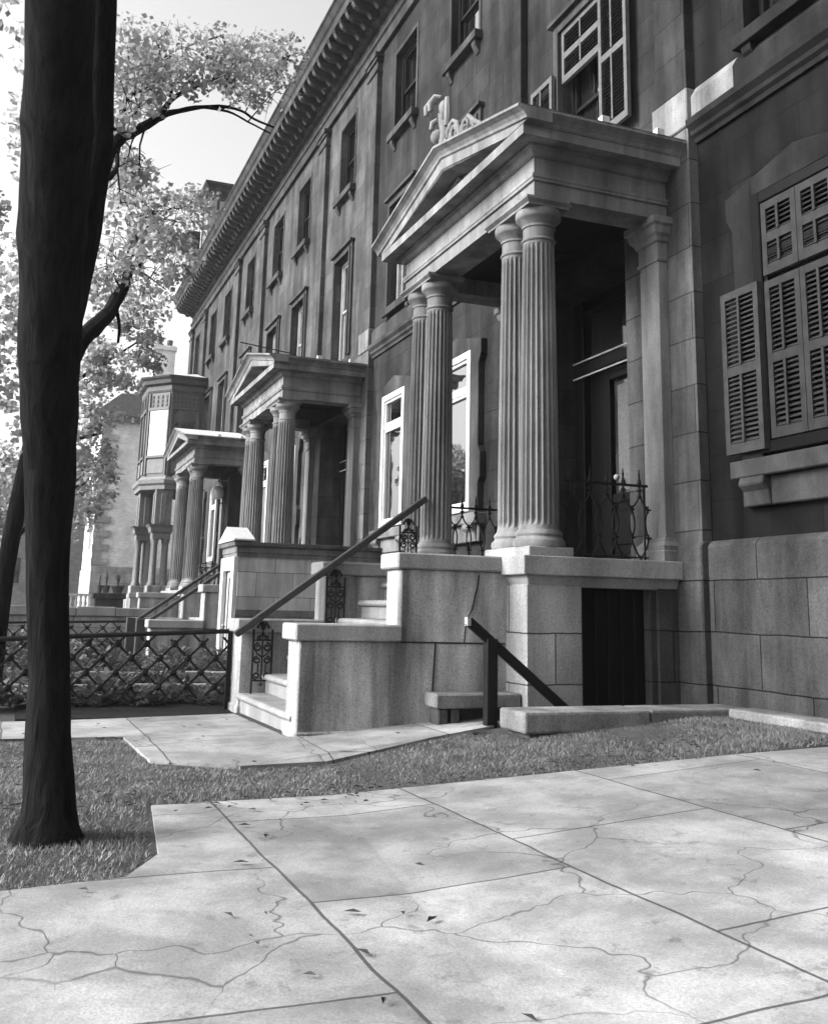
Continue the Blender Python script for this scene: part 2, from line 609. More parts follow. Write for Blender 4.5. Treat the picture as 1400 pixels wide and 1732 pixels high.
# flagstone path in front of the steps, and the paved strip nearest the viewer
polysheet('path', [(12.45, 1.58), (12.35, -1.35), (10.5, -1.42), (9.95, -2.2), (10.05, -3.1), (10.45, -3.9), (10.75, -4.6), (10.95, -5.3),
                   (11.05, -5.6), (11.6, -5.6), (11.9, -5.0), (11.9, -3.2), (14.9, -3.15), (14.6, -1.9), (14.3, -0.6), (14.3, 1.58)], PATH, 0.035)
polysheet('walkway', [(6.0, 1.58), (6.05, 0.2), (6.2, -0.75), (6.7, -1.0), (8.25, -1.15), (8.3, -2.6), (8.15, -4.6), (7.8, -6.4), (7.6, -8.3), (-20, -8.3), (-20, 1.58)], PATH, 0.03)
polysheet('garden_bed', [(15.9, -8.4), (25.6, -8.4), (25.6, -0.2), (14.75, -0.2), (14.75, -3.1), (15.9, -3.3)], SOIL, 0.02, 0.05)
polysheet('garden_bed', [(29.8, -8.4), (39.0, -8.4), (39.0, 0.8), (29.8, 0.8)], SOIL, 0.02, 0.05)

# ------------------------------------------------------------------ terrace house
def wall_holes(m, x0, x1, z0, z1, y, holes, depth, ybackdir=-1):
    xs = sorted({x0, x1, *[h[0] for h in holes], *[h[1] for h in holes]})
    zs = sorted({z0, z1, *[h[2] for h in holes], *[h[3] for h in holes]})
    xs = [x for x in xs if x0 <= x <= x1]
    zs = [z for z in zs if z0 <= z <= z1]
    for a in range(len(xs) - 1):
        for b in range(len(zs) - 1):
            cx, cz = (xs[a] + xs[a + 1]) / 2, (zs[b] + zs[b + 1]) / 2
            if any(h[0] < cx < h[1] and h[2] < cz < h[3] for h in holes):
                continue
            m.quad((xs[a], y, zs[b]), (xs[a + 1], y, zs[b]), (xs[a + 1], y, zs[b + 1]), (xs[a], y, zs[b + 1]))
    for h in holes:
        xa, xb, za, zb = h
        yb = y - depth
        m.quad((xa, y, za), (xa, yb, za), (xa, yb, zb), (xa, y, zb))
        m.quad((xb, y, za), (xb, y, zb), (xb, yb, zb), (xb, yb, za))
        m.quad((xa, y, zb), (xa, yb, zb), (xb, yb, zb), (xb, y, zb))
        m.quad((xa, y, za), (xb, y, za), (xb, yb, za), (xa, yb, za))

YW, YB = -8.5, -8.35        # recessed wall plane, portico-bay plane
PER = 13.9
def frame_rect(m, xa, xb, za, zb, w, y0, y1):
    m.box(xa, xa + w, y0, y1, za, zb)
    m.box(xb - w, xb, y0, y1, za, zb)
    m.box(xa + w, xb - w, y0, y1, zb - w, zb)
    m.box(xa + w, xb - w, y0, y1, za, za + w)

def window(parent, xa, xb, za, zb, y, mat, kind, depth=0.34):
    """kind: ground (white, one transom), sash (two sashes with a centre bar), plain (dark sash)"""
    f = MB()
    yg = y - depth * 0.75 if kind != 'ground' else y + 0.05
    if kind == 'ground':
        w = 0.15
        frame_rect(f, xa, xb, za, zb, w, yg - 0.1, y + 0.155)
        zt = za + (zb - za) * 0.735
        f.box(xa + w, xb - w, yg - 0.05, y + 0.13, zt, zt + 0.11)
        fr = f.build('window', mat, parent, 0.012)
        s2 = MB()
        frame_rect(s2, xa + w, xb - w, za + w, zt, 0.06, yg - 0.03, yg + 0.06)
        frame_rect(s2, xa + w, xb - w, zt + 0.11, zb - w, 0.06, yg - 0.03, yg + 0.06)
        s2.build('sash', mat, fr)
    else:
        w = 0.09
        frame_rect(f, xa, xb, za, zb, w, yg - 0.08, yg + 0.10)
        fr = f.build('window', mat, parent, 0.008)
        zm = (za + zb) / 2
        s2 = MB()
        frame_rect(s2, xa + w, xb - w, zm, zb - w, 0.07, yg - 0.0, yg + 0.06)
        frame_rect(s2, xa + w, xb - w, za + w, zm + 0.05, 0.07, yg - 0.05, yg - 0.005)
        if kind == 'sash':
            xm = (xa + xb) / 2
            s2.box(xm - 0.02, xm + 0.02, yg + 0.005, yg + 0.045, zm + 0.07, zb - w - 0.07)
            s2.box(xm - 0.02, xm + 0.02, yg - 0.045, yg - 0.01, za + w + 0.07, zm - 0.02)
        s2.build('sash', mat, fr)
    p = MB()
    p.box(xa + 0.05, xb - 0.05, yg - 0.07, yg - 0.03 if kind != 'ground' else yg + 0.0, za + 0.04, zb - 0.04)
    p.build('pane', GLASS, fr)
    return fr

def surround_upper(fr, xa, xb, za, zb, y):
    m = MB()
    for w, t in ((0.22, 0.07), (0.10, 0.11)):
        m.box(xa - w, xa - 0.001 * t, y - 0.02, y + t, za, zb + w)
        m.box(xb + 0.001 * t, xb + w, y - 0.02, y + t, za, zb + w)
        m.box(xa, xb, y - 0.02, y + t - 0.003, zb, zb + w - 0.002)
    m.box(xa - 0.3, xb + 0.3, y - 0.02, y + 0.16, zb + 0.22, zb + 0.29)
    m.build('surround', TRIM, fr)

def sill(fr, xa, xb, z, y, drop=0.28, mat=None):
    m = MB()
    m.box(xa - 0.16, xb + 0.16, y - 0.1, y + 0.2, z - 0.2, z)
    for c in (xa + 0.05, xb - 0.05):
        m.prism([(y - 0.05, z - 0.2), (y + 0.15, z - 0.2), (y + 0.14, z - 0.30), (y + 0.03, z - 0.2 - drop), (y - 0.05, z - 0.2 - drop)], 'x', c - 0.09, c + 0.09)
    m.build('sill', mat or TRIM, fr, 0.01)

def shutter(parent, xa, xb, za, zb, y, mat, name='shutter', hinge=None, ang=0.0, bars=1, midrail=None):
    """louvered shutter; rotated about the hinge edge by ang"""
    m = MB()
    w = 0.085
    zm = midrail if midrail else (za + zb) / 2
    m.box(xa, xa + w, y, y + 0.07, za, zb)
    m.box(xb - w, xb, y, y + 0.07, za, zb)
    m.box(xa + w, xb - w, y + .002, y + 0.068, za, za + 0.13)
    m.box(xa + w, xb - w, y + .002, y + 0.068, zb - 0.1, zb)
    m.box(xa + w, xb - w, y + .002, y + 0.068, zm - 0.06, zm + 0.06)
    xc = (xa + xb) / 2
    if bars:
        m.box(xc - 0.02, xc + 0.02, y + 0.072, y + 0.09, za + 0.13, zm - 0.06)
        m.box(xc - 0.02, xc + 0.02, y + 0.072, y + 0.09, zm + 0.06, zb - 0.1)
    lv = MB()
    for a, b in ((za + 0.13, zm - 0.06), (zm + 0.06, zb - 0.1)):
        k = max(1, int((b - a) / 0.062))
        for i in range(k):
            z = a + (i + 0.5) * (b - a) / k
            lv.prism([(y + 0.002, z + 0.024), (y + 0.010, z + 0.028), (y + 0.066, z - 0.020), (y + 0.058, z - 0.026)], 'x', xa + w, xb - w)
    if hinge is not None:
        c, s_ = math.cos(ang), math.sin(ang)
        m.v = [(hinge + (p[0] - hinge) * c - (p[1] - y) * s_, y + (p[0] - hinge) * s_ + (p[1] - y) * c, p[2]) for p in m.v]
    fr = m.build(name, mat, parent)
    lv.build('louvers', LOUV if mat is SHUTL else mat, fr)
    return fr

W2 = (9.15, 12.0)
W3 = (14.1, 16.5)
ZT = 17.25
def house(full=True):
    L = PER if full else 5.0
    t = thing('terrace_house', '', 'house', (0, YW, 0), (0, YW, 0), 'grey stone terraced houses with porticos')
    # ---- walls
    m = MB()
    gh = [(7.35, 8.9, 3.45, 6.8), (11.15, 12.7, 3.45, 6.8)] if full else []
    if full:
        wall_holes(m, 6.0, L, 2.45, 8.35, YW, gh, 0.4)
    dh = [(1.65, 4.35, 2.2, 7.0)]
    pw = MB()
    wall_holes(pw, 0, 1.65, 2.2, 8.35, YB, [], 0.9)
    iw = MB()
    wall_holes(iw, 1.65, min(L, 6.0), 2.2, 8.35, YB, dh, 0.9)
    iw.build('shade_toned_recess_wall', WALL, t)  # darker stone than the outer strip: porch shade put into the colour
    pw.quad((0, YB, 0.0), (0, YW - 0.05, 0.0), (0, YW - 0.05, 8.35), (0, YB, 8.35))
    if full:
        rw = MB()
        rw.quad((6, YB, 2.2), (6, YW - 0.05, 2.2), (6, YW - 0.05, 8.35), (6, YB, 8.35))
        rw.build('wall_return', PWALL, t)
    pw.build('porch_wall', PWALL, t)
    up = [(2.3, 3.75, W2[0] - 0.4, W2[1]), (2.3, 3.75, *W3)]
    if full:
        up += [(7.35, 8.9, *W2), (7.35, 8.9, *W3), (11.15, 12.7, *W2), (11.15, 12.7, *W3)]
    wall_holes(m, 0, L, 8.35, ZT, YW + 0.004, up, 0.4)
    m.build('wall', WALL, t)
    # ---- base
    b = MB()
    if full:
        b.prism([(YW + 0.09, -0.6), (YW + 0.09, 2.4), (YW + 0.0, 2.47), (YW - 0.1, 2.47), (YW - 0.1, -0.6)], 'x', 6.02, L - 0.001)
    if full:
        b.build('plinth', BASEW, t, 0.02)
    b = MB()
    b.prism([(YB + 0.05, -0.6), (YB + 0.05, 2.4), (YB + 0.0, 2.46), (YW - 0.1, 2.46), (YW - 0.1, -0.6)], 'x', -0.02, 0.6)
    b.build('plinth', BASEW, t, 0.02)
    b = MB()
    b.box(4.9, min(L, 6.02), YW - 0.1, YB + 0.05, -0.6, 2.2)
    b.build('plinth', BASEW, t, 0.02)
    for x in ((0, 5.1) if full else (0, 4.3)):
        b = MB()
        b.box(x, x + 0.75, YW, YW + 0.16, 8.95, 16.95)
        pl = b.build('pilaster', WALL, t, 0.01)
        b = MB()
        b.box(x - 0.05, x + 0.8, YW, YW + 0.21, 16.6, 16.68)
        b.box(x - 0.06, x + 0.81, YW, YW + 0.22, 16.95, 17.05)
        b.box(x - 0.10, x + 0.85, YW, YW + 0.27, 17.05, 17.2)
        b.build('capital', TRIM, pl, 0.012)
        b = MB()
        b.box(x - 0.03, x + 0.80, YW, YW + 0.19, 8.36, 8.95)
        b.build('pedestal', PALE, pl, 0.015)
    if full:
        b = MB()
        b.mould([(13.9, YW), (6.0, YW)][::-1] if False else [(6.02, YW), (L - 0.02, YW)],
                [(-0.1, 8.1), (0.05, 8.1), (0.07, 8.16), (0.12, 8.2), (0.13, 8.26), (0.20, 8.33), (0.21, 8.42), (0.10, 8.44), (-0.1, 8.44)])
        b.build('string_course', TRIM, t)
        b = MB()
        b.prism([(YW - 0.05, 8.44), (YW + 0.10, 8.44), (YW + 0.10, 8.8), (YW + 0.01, 8.95), (YW - 0.05, 8.95)], 'x', 6.02, L - 0.05)
        b.build('blocking_course', TRIM, t)
    # ---- windows
    if full:
        for xa, xb, za, zb in gh:
            fr = window(t, xa, xb, za, zb, YW, WHITE, 'ground')
            s_ = MB()
            xo = 0.38
            pts = [(xa - xo, za - 0.05), (xa - xo, za + 0.55), (xa - xo - 0.1, za + 0.65), (xa - xo - 0.1, za + 1.15), (xa - xo, za + 1.3), (xa - xo, zb - 0.35), (xa - xo - 0.12, zb - 0.15),
                   (xa - xo - 0.12, zb + 0.14), (xb + xo + 0.12, zb + 0.14),
                   (xb + xo + 0.12, zb - 0.15), (xb + xo, zb - 0.35), (xb + xo, za + 1.3), (xb + xo + 0.1, za + 1.15), (xb + xo + 0.1, za + 0.65), (xb + xo, za + 0.55), (xb + xo, za - 0.05)]
            # split into left half, right half and head so that the opening stays clear
            def half(sel):
                return sel
            left = pts[:8] + [(xa - 0.001, zb + 0.25), (xa - 0.001, za - 0.05)]
            right = [(xb + 0.001, za - 0.05), (xb + 0.001, zb + 0.25)] + pts[8:]
            head = [(xa, zb + 0.001), (xa, zb + 0.25), ((xa + xb) / 2, zb + 0.42), (xb, zb + 0.25), (xb, zb + 0.001)]
            for q in (left, right, head):
                s_.prism(q, 'y', YW - 0.03, YW + 0.14)
            s_.build('surround', TRIM, fr, 0.012)
            q = MB()
            q.box(xa - 0.5, xb + 0.5, YW - 0.05, YW + 0.24, za - 0.27, za - 0.05)
            q.box(xa - 0.42, xb + 0.42, YW - 0.05, YW + 0.12, za - 0.62, za - 0.27)
            for c in (xa - 0.12, xb + 0.12):
                q.prism([(YW - 0.02, za - 0.27), (YW + 0.24, za - 0.27), (YW + 0.26, za - 0.36), (YW + 0.18, za - 0.44), (YW + 0.14, za - 0.62), (YW - 0.02, za - 0.62)], 'x', c - 0.22, c + 0.22)
            q.build('sill', PALE, fr, 0.015)
            window_curtain = MB()
    ups = [(2.3, 3.75)] + ([(7.35, 8.9), (11.15, 12.7)] if full else [])
    for i, (xa, xb) in enumerate(ups):
        za, zb = W2
        if i == 0:
            za -= 0.4
        fr = window(t, xa, xb, za, zb, YW, GREYW if i else GREYW, 'sash')
        surround_upper(fr, xa, xb, za, zb, YW)
        if i:
            sill(fr, xa, xb, za, YW, 0.2)
        fr = window(t, xa, xb, *W3, YW, DARKW, 'plain')
        sill(fr, xa, xb, W3[0], YW)
        sr = MB()
        sr.box(xa - 0.10, xa - 0.003, YW, YW + 0.03, W3[0], W3[1] + 0.1)
        sr.box(xb + 0.003, xb + 0.10, YW, YW + 0.03, W3[0], W3[1] + 0.1)
        sr.box(xa - .003, xb + .003, YW, YW + 0.028, W3[1] + .003, W3[1] + 0.1)
        sr.build('surround', TRIM, fr)
    # ---- doorway
    d = MB()
    yd = YB - 0.85
    d.box(1.65, 1.95, yd - 0.1, yd + 0.16, 2.2, 7.0)
    d.box(4.05, 4.35, yd - 0.1, yd + 0.16, 2.2, 7.0)
    d.box(1.95, 4.05, yd - 0.1, yd + 0.2, 5.62, 5.82)
    d.box(1.95, 4.05, yd - 0.1, yd + 0.12, 6.8, 7.0)
    frame_rect(d, 2.45, 3.55, 2.25, 5.6, 0.2, yd - 0.06, yd + 0.08)
    d.box(1.95, 2.45, yd - 0.08, yd + 0.02, 2.2, 5.62)
    d.box(3.55, 4.05, yd - 0.08, yd + 0.02, 2.2, 5.62)
    d.box(2.65, 3.35, yd - 0.05, yd + 0.03, 2.45, 3.3)
    d.box(2.75, 3.25, yd + 0.03, yd + 0.06, 2.6, 3.15)
    d.box(2.65, 3.35, yd - 0.05, yd + 0.05, 3.3, 3.45)
    dr = d.build('door', DARKW, t, 0.012)
    q = MB()
    q.box(2.66, 3.34, yd - 0.045, yd - 0.02, 3.45, 5.4)
    gl = q.build('glass', GLASSD, dr)
    q = MB()
    q.box(2.78, 3.24, yd - 0.018, yd - 0.012, 3.5, 5.3)
    q.build('lace_curtain', CURT, dr)
    q = MB()
    q.box(1.95, 4.05, yd - 0.08, yd - 0.02, 5.82, 6.8)
    q.build('transom_pane', GLASSD, dr)
    q = MB()
    for z in (5.56, 5.84):
        q.box(1.70, 4.3, yd + 0.2, yd + 0.225, z, z + 0.028)
    q.build('door_moulding', GREYW, dr)
    q = MB()
    q.ball((3.08, yd + 0.14, 3.7), 0.05)
    q.build('handle', GREYW, dr)
    # ---- cornice
    c = MB()
    c.prism([(YW - 0.3, ZT), (YW + 0.12, ZT), (YW + 0.14, ZT + 0.28), (YW + 0.2, ZT + 0.32), (YW + 0.2, ZT + 0.4), (YW + 0.1, ZT + 0.42), (YW + 0.1, 18.05), (YW + 0.2, 18.1),
             (YW + 0.3, 18.2), (YW + 0.32, 18.5), (YW + 1.12, 18.5), (YW + 1.14, 18.72), (YW + 1.2, 18.78), (YW + 1.28, 18.95), (YW + 1.34, 19.0), (YW + 1.34, 19.05), (YW + 0.8, 19.1), (YW - 0.3, 19.1)],
            'x', 0.0, L)
    co = c.build('cornice', TRIM, t)
    nb = 24 if full else 9
    first = None
    for k in range(nb):
        x = (k + 0.5) * L / nb
        if first is None:
            q = MB()
            q.prism([(YW + 0.32, 18.06), (YW + 0.5, 18.04), (YW + 0.62, 18.18), (YW + 0.86, 18.2), (YW + 1.0, 18.28), (YW + 1.07, 18.38), (YW + 1.07, 18.5), (YW + 0.32, 18.5)], 'x', x - 0.085, x + 0.085)
            q.box(x - 0.12, x + 0.12, YW + 0.3, YW + 1.1, 18.45, 18.505)
            q.ball((x, YW + 0.98, 18.3), 0.05, 8, 6)
            first = q.build('bracket', GREYB, co)
            fx = x
        else:
            b_ = first.copy()
            COL.objects.link(b_)
            b_.parent = co
            b_.location = ((x - fx) * S, 0, 0)
    r_ = MB()
    r_.prism([(YW + 0.9, 19.1), (YW + 0.6, 19.3), (YW - 3.5, 20.0), (YW - 9.0, 20.0), (YW - 9.0, 19.0), (YW + 0.3, 19.0)], 'x', 0, L)
    r_.build('roof', SLATE, t)
    # back mass of the house behind the facade, so that nothing is see-through
    k = MB()
    k.box(0.01, L - 0.01, YW - 9, YW - 0.95, -0.5, 19.0)
    k.build('rear_wall', BRICKD, t)
    return t

GREYB = plain('weathered_bracket', 0.03, 0.8, var=0.3)
H = house(True)
H.location = Vector((10.8, YW, 0)) * S
H['label'] = 'dark stone house behind the nearest portico, two tall white ground-floor windows'
h0 = copy_tree(H, None, (10.8 - PER, YW, 0), 'sooty stone house front at the right edge with louvered shutters beside its window')
h2 = copy_tree(H, None, (10.8 + PER, YW, 0), 'grey stone house behind the second portico, past the pedimented basement entry')
h3 = copy_tree(H, None, (10.8 + 2 * PER, YW, 0), 'grey stone house behind the far pale-roofed portico')
HE = house(False)
HE.location = Vector((10.8 + 3 * PER, YW, 0)) * S
HE['label'] = 'narrow end bay of the stone terrace carrying the timber oriel and roof dormers'
def drop_windows(root, xr):
    pass
def repaint(root, table):
    for o_ in root.children_recursive:
        mt = o_.data.materials[0]
        if mt in table:
            o_.data = o_.data.copy()
            o_.data.materials[0] = table[mt]
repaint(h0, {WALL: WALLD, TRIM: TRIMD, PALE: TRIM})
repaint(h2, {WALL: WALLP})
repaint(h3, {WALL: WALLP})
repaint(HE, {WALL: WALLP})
# shutters and extras
for ch in h0.children:
    if ch.name.startswith('window') and len(ch.children) == 4:
        for o_ in [ch] + [c for c in ch.children if c.name.startswith('sash')]:
            o_.data = o_.data.copy()
            o_.data.materials[0] = DARKW
for hh, nm in ((h0, 0),):
    OFF[hh] = Vector((-0.0, YW, 0))
    y = YW + 0.15
    tag(shutter(hh, 12.57, 13.27, 3.5, 5.62, y, SHUT), label='weathered louvered shutter folded back on the wall')
    shutter(hh, 10.43, 11.13, 3.5, 5.62, y, SHUT)
    for zz in ((3.62, 5.6), (5.68, 6.64)):
        shutter(hh, 11.93, 12.53, *zz, YW + 0.07, LOUV, 'closed_shutter')
        shutter(hh, 11.32, 11.92, *zz, YW + 0.07, LOUV, 'closed_shutter')
    q = MB()
    q.prism([(YW - 0.05, 8.45), (YW + 0.115, 8.45), (YW + 0.115, 8.8), (YW + 0.02, 8.96), (YW - 0.05, 8.96)], 'x', 12.95, 13.86)
    q.build('washed_block', PALE, hh)
y = YW + 0.14
shutter(H, 3.8, 4.6, 8.95, 11.15, y, SHUTL)
shutter(H, 1.4, 2.22, 9.2, 12.1, y, SHUTL, midrail=10.55)
m_ = shutter(H, 2.36, 3.7, 10.95, 12.0, YW - 0.02, SHUTL)
for ch in H.children:
    if ch.name.startswith('window') and any(abs(v.co.x - 2.3 * S) < 0.01 for v in ch.data.vertices):
        for o_ in [ch] + [c for c in ch.children if c.name.startswith('sash')]:
            o_.data = o_.data.copy()
            o_.data.materials[0] = DARKW
q = MB()
q.box(1.95, 2.32, YB - 0.5, YB - 0.47, 5.86, 6.12)
nbp = q.build('number_plate', WHITE, H, 0.01)

# dark wood panel behind house openings and roof dormers on the end house
def dormer(parent, x0, x1, yf, yb, z0, z1, big=False):
    m = MB()
    m.box(x0, x1, yb, yf, z0, z1 - 0.5)
    d = m.build('dormer', SLATE if not big else GREYB, parent, 0.02)
    c = MB()
    c.mould([(x0, yb), (x0, yf), (x1, yf), (x1, yb)], [(0, z1 - 0.95), (0.06, z1 - 0.9), (0.06, z1 - 0.55), (0.16, z1 - 0.5), (0.18, z1 - 0.3), (0.34, z1 - 0.15), (0.36, z1), (0, z1)])
    c.box(x0 + .01, x1 - .01, yb, yf - .01, z1 - 0.5, z1 - .01)
    if not big:
        c.prism([(x0 - 0.2, z1), (x1 + 0.2, z1), ((x0 + x1) / 2, z1 + 0.5)], 'y', yf - 0.6, yf + 0.3)
    c.build('dormer_cornice', TRIM, d)
    p = MB()
    for a in (0.04, 0.5):
        p.box(x0 - 0.06, x0, yf - a - 0.3, yf - a, z0, z1 - 0.95)
    p.box(x0 + 0.1, x0 + 0.35, yf, yf + 0.07, z0, z1 - 0.95)
    p.box(x1 - 0.35, x1 - 0.1, yf, yf + 0.07, z0, z1 - 0.95)
    p.build('dormer_pilaster', GREYW, d)
    w = MB()
    w.box(x0 + 0.42, x1 - 0.42, yf, yf + 0.03, z0 + 0.5, z1 - 1.2)
    w.build('dormer_window', GLASSD, d)
dormer(HE, 2.2, 4.1, -7.65, -9.3, 19.0, 22.3)
OFF[h3] = Vector((0, YW, 0))
dormer(h3, 11.3, 13.6, -7.8, -11.0, 19.0, 23.4, True)

# ------------------------------------------------------------------ portico
def fluted(m, cx, cy, z0, z1, r0, r1, nf=20):
    per = 6
    N_ = nf * per
    def ringpts(z, r, depth):
        pts = []
        for k in range(N_):
            a = 2 * math.pi * k / N_
            u = (k % per) / per
            dd = 0 if (k % per) in (0, 1) else depth * math.sin(math.pi * (k % per - 1) / (per - 1.0))
            rr = r * (1 - dd)
            pts.append((cx + rr * math.cos(a), cy + rr * math.sin(a), z))
        return pts
    H_ = z1 - z0
    sec = [(0, 0, 1.03), (0.012, 0, 1.0), (0.022, 0.5, 1.0), (0.035, 1, 1.0)]
    rings = []
    for f, dp, q in sec:
        rings.append(ringpts(z0 + H_ * f, (r0 + (r1 - r0) * f) * q, 0.17 * dp))
    for i in range(1, 12):
        f = 0.035 + (0.965 - 0.035) * i / 12
        rings.append(ringpts(z0 + H_ * f, r0 + (r1 - r0) * (f ** 1.5), 0.17))
    for f, dp, q in [(0.965, 1, 1), (0.978, 0.5, 1), (0.988, 0, 1), (1, 0, 1.0)]:
        rings.append(ringpts(z0 + H_ * f, r1 * q, 0.17 * dp))
    m.ring(rings, smooth=False)

FRONT = -6.17            # architrave front plane
def portico():
    """local x = x - 10.8"""
    t = thing('portico', '', 'portico', (0, -7, 2.0), (0, -7, 2.0), 'stone porticos along the terrace')
    cxs = (0.9, 1.55, 4.43, 5.08)
    # floor slab with moulded edge; the stairs come up between the cheek walls
    m = MB()
    m.mould([(0.52, YB - 0.1), (0.52, -6.06), (5.48, -6.06), (5.48, YB - 0.1)],
            [(-0.15, 1.82), (0.0, 1.82), (0.03, 1.88), (0.05, 1.93), (0.06, 1.955), (0.14, 1.96), (0.14, 2.2), (-0.15, 2.2)])
    m.build('floor_edge', COPE, t, 0.01)
    m = MB()
    m.box(0.4, 5.6, YB, -5.95, 1.97, 2.19)
    m.build('floor', STEP, t)
    for xa, xb in ((0.5, 1.28), (4.72, 5.5)):
        m = MB()
        m.box(xa, xb, -6.82, -6.02, -0.3, 1.84)
        m.build('pier', GRANJ, t, 0.012)
    m = MB()
    m.box(0.50, 0.86, YB + 0.0, -7.98, -0.3, 1.84)
    m.box(0.54, 0.7, -7.98, -7.88, -0.3, 1.84)
    m.build('jamb', BASEW, t, 0.012)
    m = MB()
    m.box(5.3, 5.45, YB, -6.8, -0.3, 1.9)
    m.build('basement_wall', BASEW, t)
    m = MB()
    m.box(0.82, 0.92, YB + 0.02, -6.84, -0.3, 1.83)
    bd = m.build('basement_door', DARKW, t)
    m = MB()
    for k in range(7):
        m.bar((0.80, -8.2 + k * 0.2, -0.2), (0.80, -8.2 + k * 0.2, 1.8), 0.02, 0.02)
    m.build('door_grille', IRON, bd)
    for a, b in ((0.57, 1.88), (4.1, 5.41)):
        m = MB()
        m.box(a, b, -6.75, -6.09, 2.2, 2.33)
        m.build('plinth', COPE, t, 0.012)
    for cx in cxs:
        m = MB()
        fluted(m, cx, -6.42, 2.56, 6.58, 0.265, 0.222)
        c = m.build('column', PORT, t)
        m = MB()
        m.lathe([(0.2, 2.33), (0.335, 2.33), (0.35, 2.37), (0.345, 2.42), (0.32, 2.44), (0.30, 2.47), (0.315, 2.50), (0.305, 2.53), (0.28, 2.56), (0.2, 2.57)], cx, -6.42, 40)
        m.build('column_base', PORT, c)
        m = MB()
        m.lathe([(0.2, 6.56), (0.235, 6.57), (0.245, 6.59), (0.235, 6.61), (0.215, 6.62), (0.218, 6.77), (0.236, 6.775), (0.236, 6.805), (0.226, 6.81), (0.245, 6.84), (0.285, 6.885), (0.305, 6.90), (0.318, 6.915), (0.322, 6.95), (0.322, 7.0), (0.312, 7.03), (0.2, 7.03)], cx, -6.42, 40)
        m.build('capital', PORT, c)
    for a, b in ((0.55, 1.9), (4.08, 5.43)):
        m = MB()
        m.mould([(a + 0.06, -6.72), (a + 0.06, -6.12), (b - 0.06, -6.12), (b - 0.06, -6.72), (a + 0.06, -6.72)], [(-0.2, 7.02), (0.02, 7.02), (0.02, 7.05), (0.07, 7.09), (0.07, 7.125), (-0.2, 7.125)])
        m.box(a + 0.1, b - 0.1, -6.7, -6.16, 7.01, 7.12)
        m.build('abacus', PORT, t)
    # entablature as one swept ring along three sides
    pth = [(0.56, YB + 0.002), (0.56, FRONT), (5.44, FRONT), (5.44, YB + 0.002)]
    m = MB()
    m.mould(pth, [(-0.5, 7.13), (0, 7.13), (0, 7.34), (0.035, 7.35), (0.035, 7.38), (0.05, 7.40), (0.05, 7.44), (0.0, 7.45), (0, 7.7), (-0.5, 7.7)])
    en = m.build('entablature', PORT, t)
    m = MB()
    prof = [(-0.5, 7.7), (0.02, 7.7), (0.06, 7.72), (0.09, 7.79), (0.14, 7.80), (0.14, 7.84), (0.34, 7.83), (0.36, 7.82), (0.36, 7.96), (-0.5, 7.97)]
    m.mould(pth, prof)
    m.build('corona', PORT, en)
    m = MB()
    cyma = [(0.0, 7.965), (0.37, 7.965), (0.39, 7.99), (0.40, 8.02), (0.44, 8.06), (0.50, 8.10), (0.52, 8.11), (0.52, 8.15), (0.0, 8.15)]
    for pp in ([(0.56, YB), (0.56, FRONT + 0.1)], [(5.44, FRONT + 0.1), (5.44, YB)]):
        m = MB()
        m.mould(pp, cyma)
        m.build('side_gutter', PORT, en)
    # raking cornice: profile in (out = y, up) swept along the two slopes
    ped = MB()
    ZE, ZA, XC = 8.15, 8.85, 3.0
    xl, xr = 0.56 - 0.52, 5.44 + 0.52
    sl_ = (ZA - ZE) / (XC - xl)
    rake = [(0.0, -0.40), (0.33, -0.40), (0.36, -0.37), (0.36, -0.20), (0.39, -0.18), (0.40, -0.14), (0.44, -0.09), (0.50, -0.05), (0.52, -0.04), (0.52, 0.0), (0.0, 0.0)]
    rings = [[(xl, FRONT + o, ZE + h) for o, h in rake], [(XC, FRONT + o, ZA + h) for o, h in rake], [(xr, FRONT + o, ZE + h) for o, h in rake]]
    for r in rings:
        for i in range(len(r)):
            pass
    # keep the rake above the horizontal corona: clamp heights at the eaves
    rings[0] = [(x - 0.0, y, max(z, 7.972)) for x, y, z in rings[0]]
    rings[2] = [(x + 0.0, y, max(z, 7.972)) for x, y, z in rings[2]]
    xk = xl + 0.62
    mid = [(xk, FRONT + o, max(7.972, ZE + sl_ * 0.62 + h)) for o, h in rake]
    mid2 = [(xl + xr - xk, FRONT + o, max(7.972, ZE + sl_ * 0.62 + h)) for o, h in rake]
    ped.ring([rings[0], mid, rings[1], mid2, rings[2]], smooth=False)
    pe = ped.build('pediment', PORT, t)
    m = MB()
    m.prism([(0.9, 7.9), (5.1, 7.9), (5.1, 8.0), (3.0, 8.5), (0.9, 8.0)], 'y', FRONT - 0.25, FRONT - 0.02)
    m.build('tympanum', PORT, pe)
    m = MB()
    m.bar((1.3, FRONT + 0.0, 7.99), (4.7, FRONT + 0.0, 7.99), 0.12, 0.05)
    m.bar((3.0, FRONT + 0.02, 8.40), (3.9, FRONT + 0.02, 8.17), 0.08, 0.04)
    m.build('tympanum_moulding', PORT, pe)
    # roof
    m = MB()
    for xa, xb in ((xl, XC), (xr, XC)):
        m.quad((xa - 0.0, FRONT + 0.50, ZE + 0.012), (xb, FRONT + 0.50, ZA + 0.012), (xb, YB, ZA + 0.012), (xa, YB, ZE + 0.012))
        m.quad((xa - 0.0, FRONT + 0.50, ZE - 0.01), (xb, FRONT + 0.50, ZA - 0.01), (xb, YB, ZA - 0.01), (xa, YB, ZE - 0.01))
    m.build('roof', ROOFM, t)
    m = MB()
    m.prism([(xl + 0.5, 7.9), (xr - 0.5, 7.9), (xr - 0.5, 8.1), (XC, ZA - 0.05), (xl + 0.5, 8.1)], 'y', YB, FRONT - 0.3)
    m.build('roof_core', PORT, t)
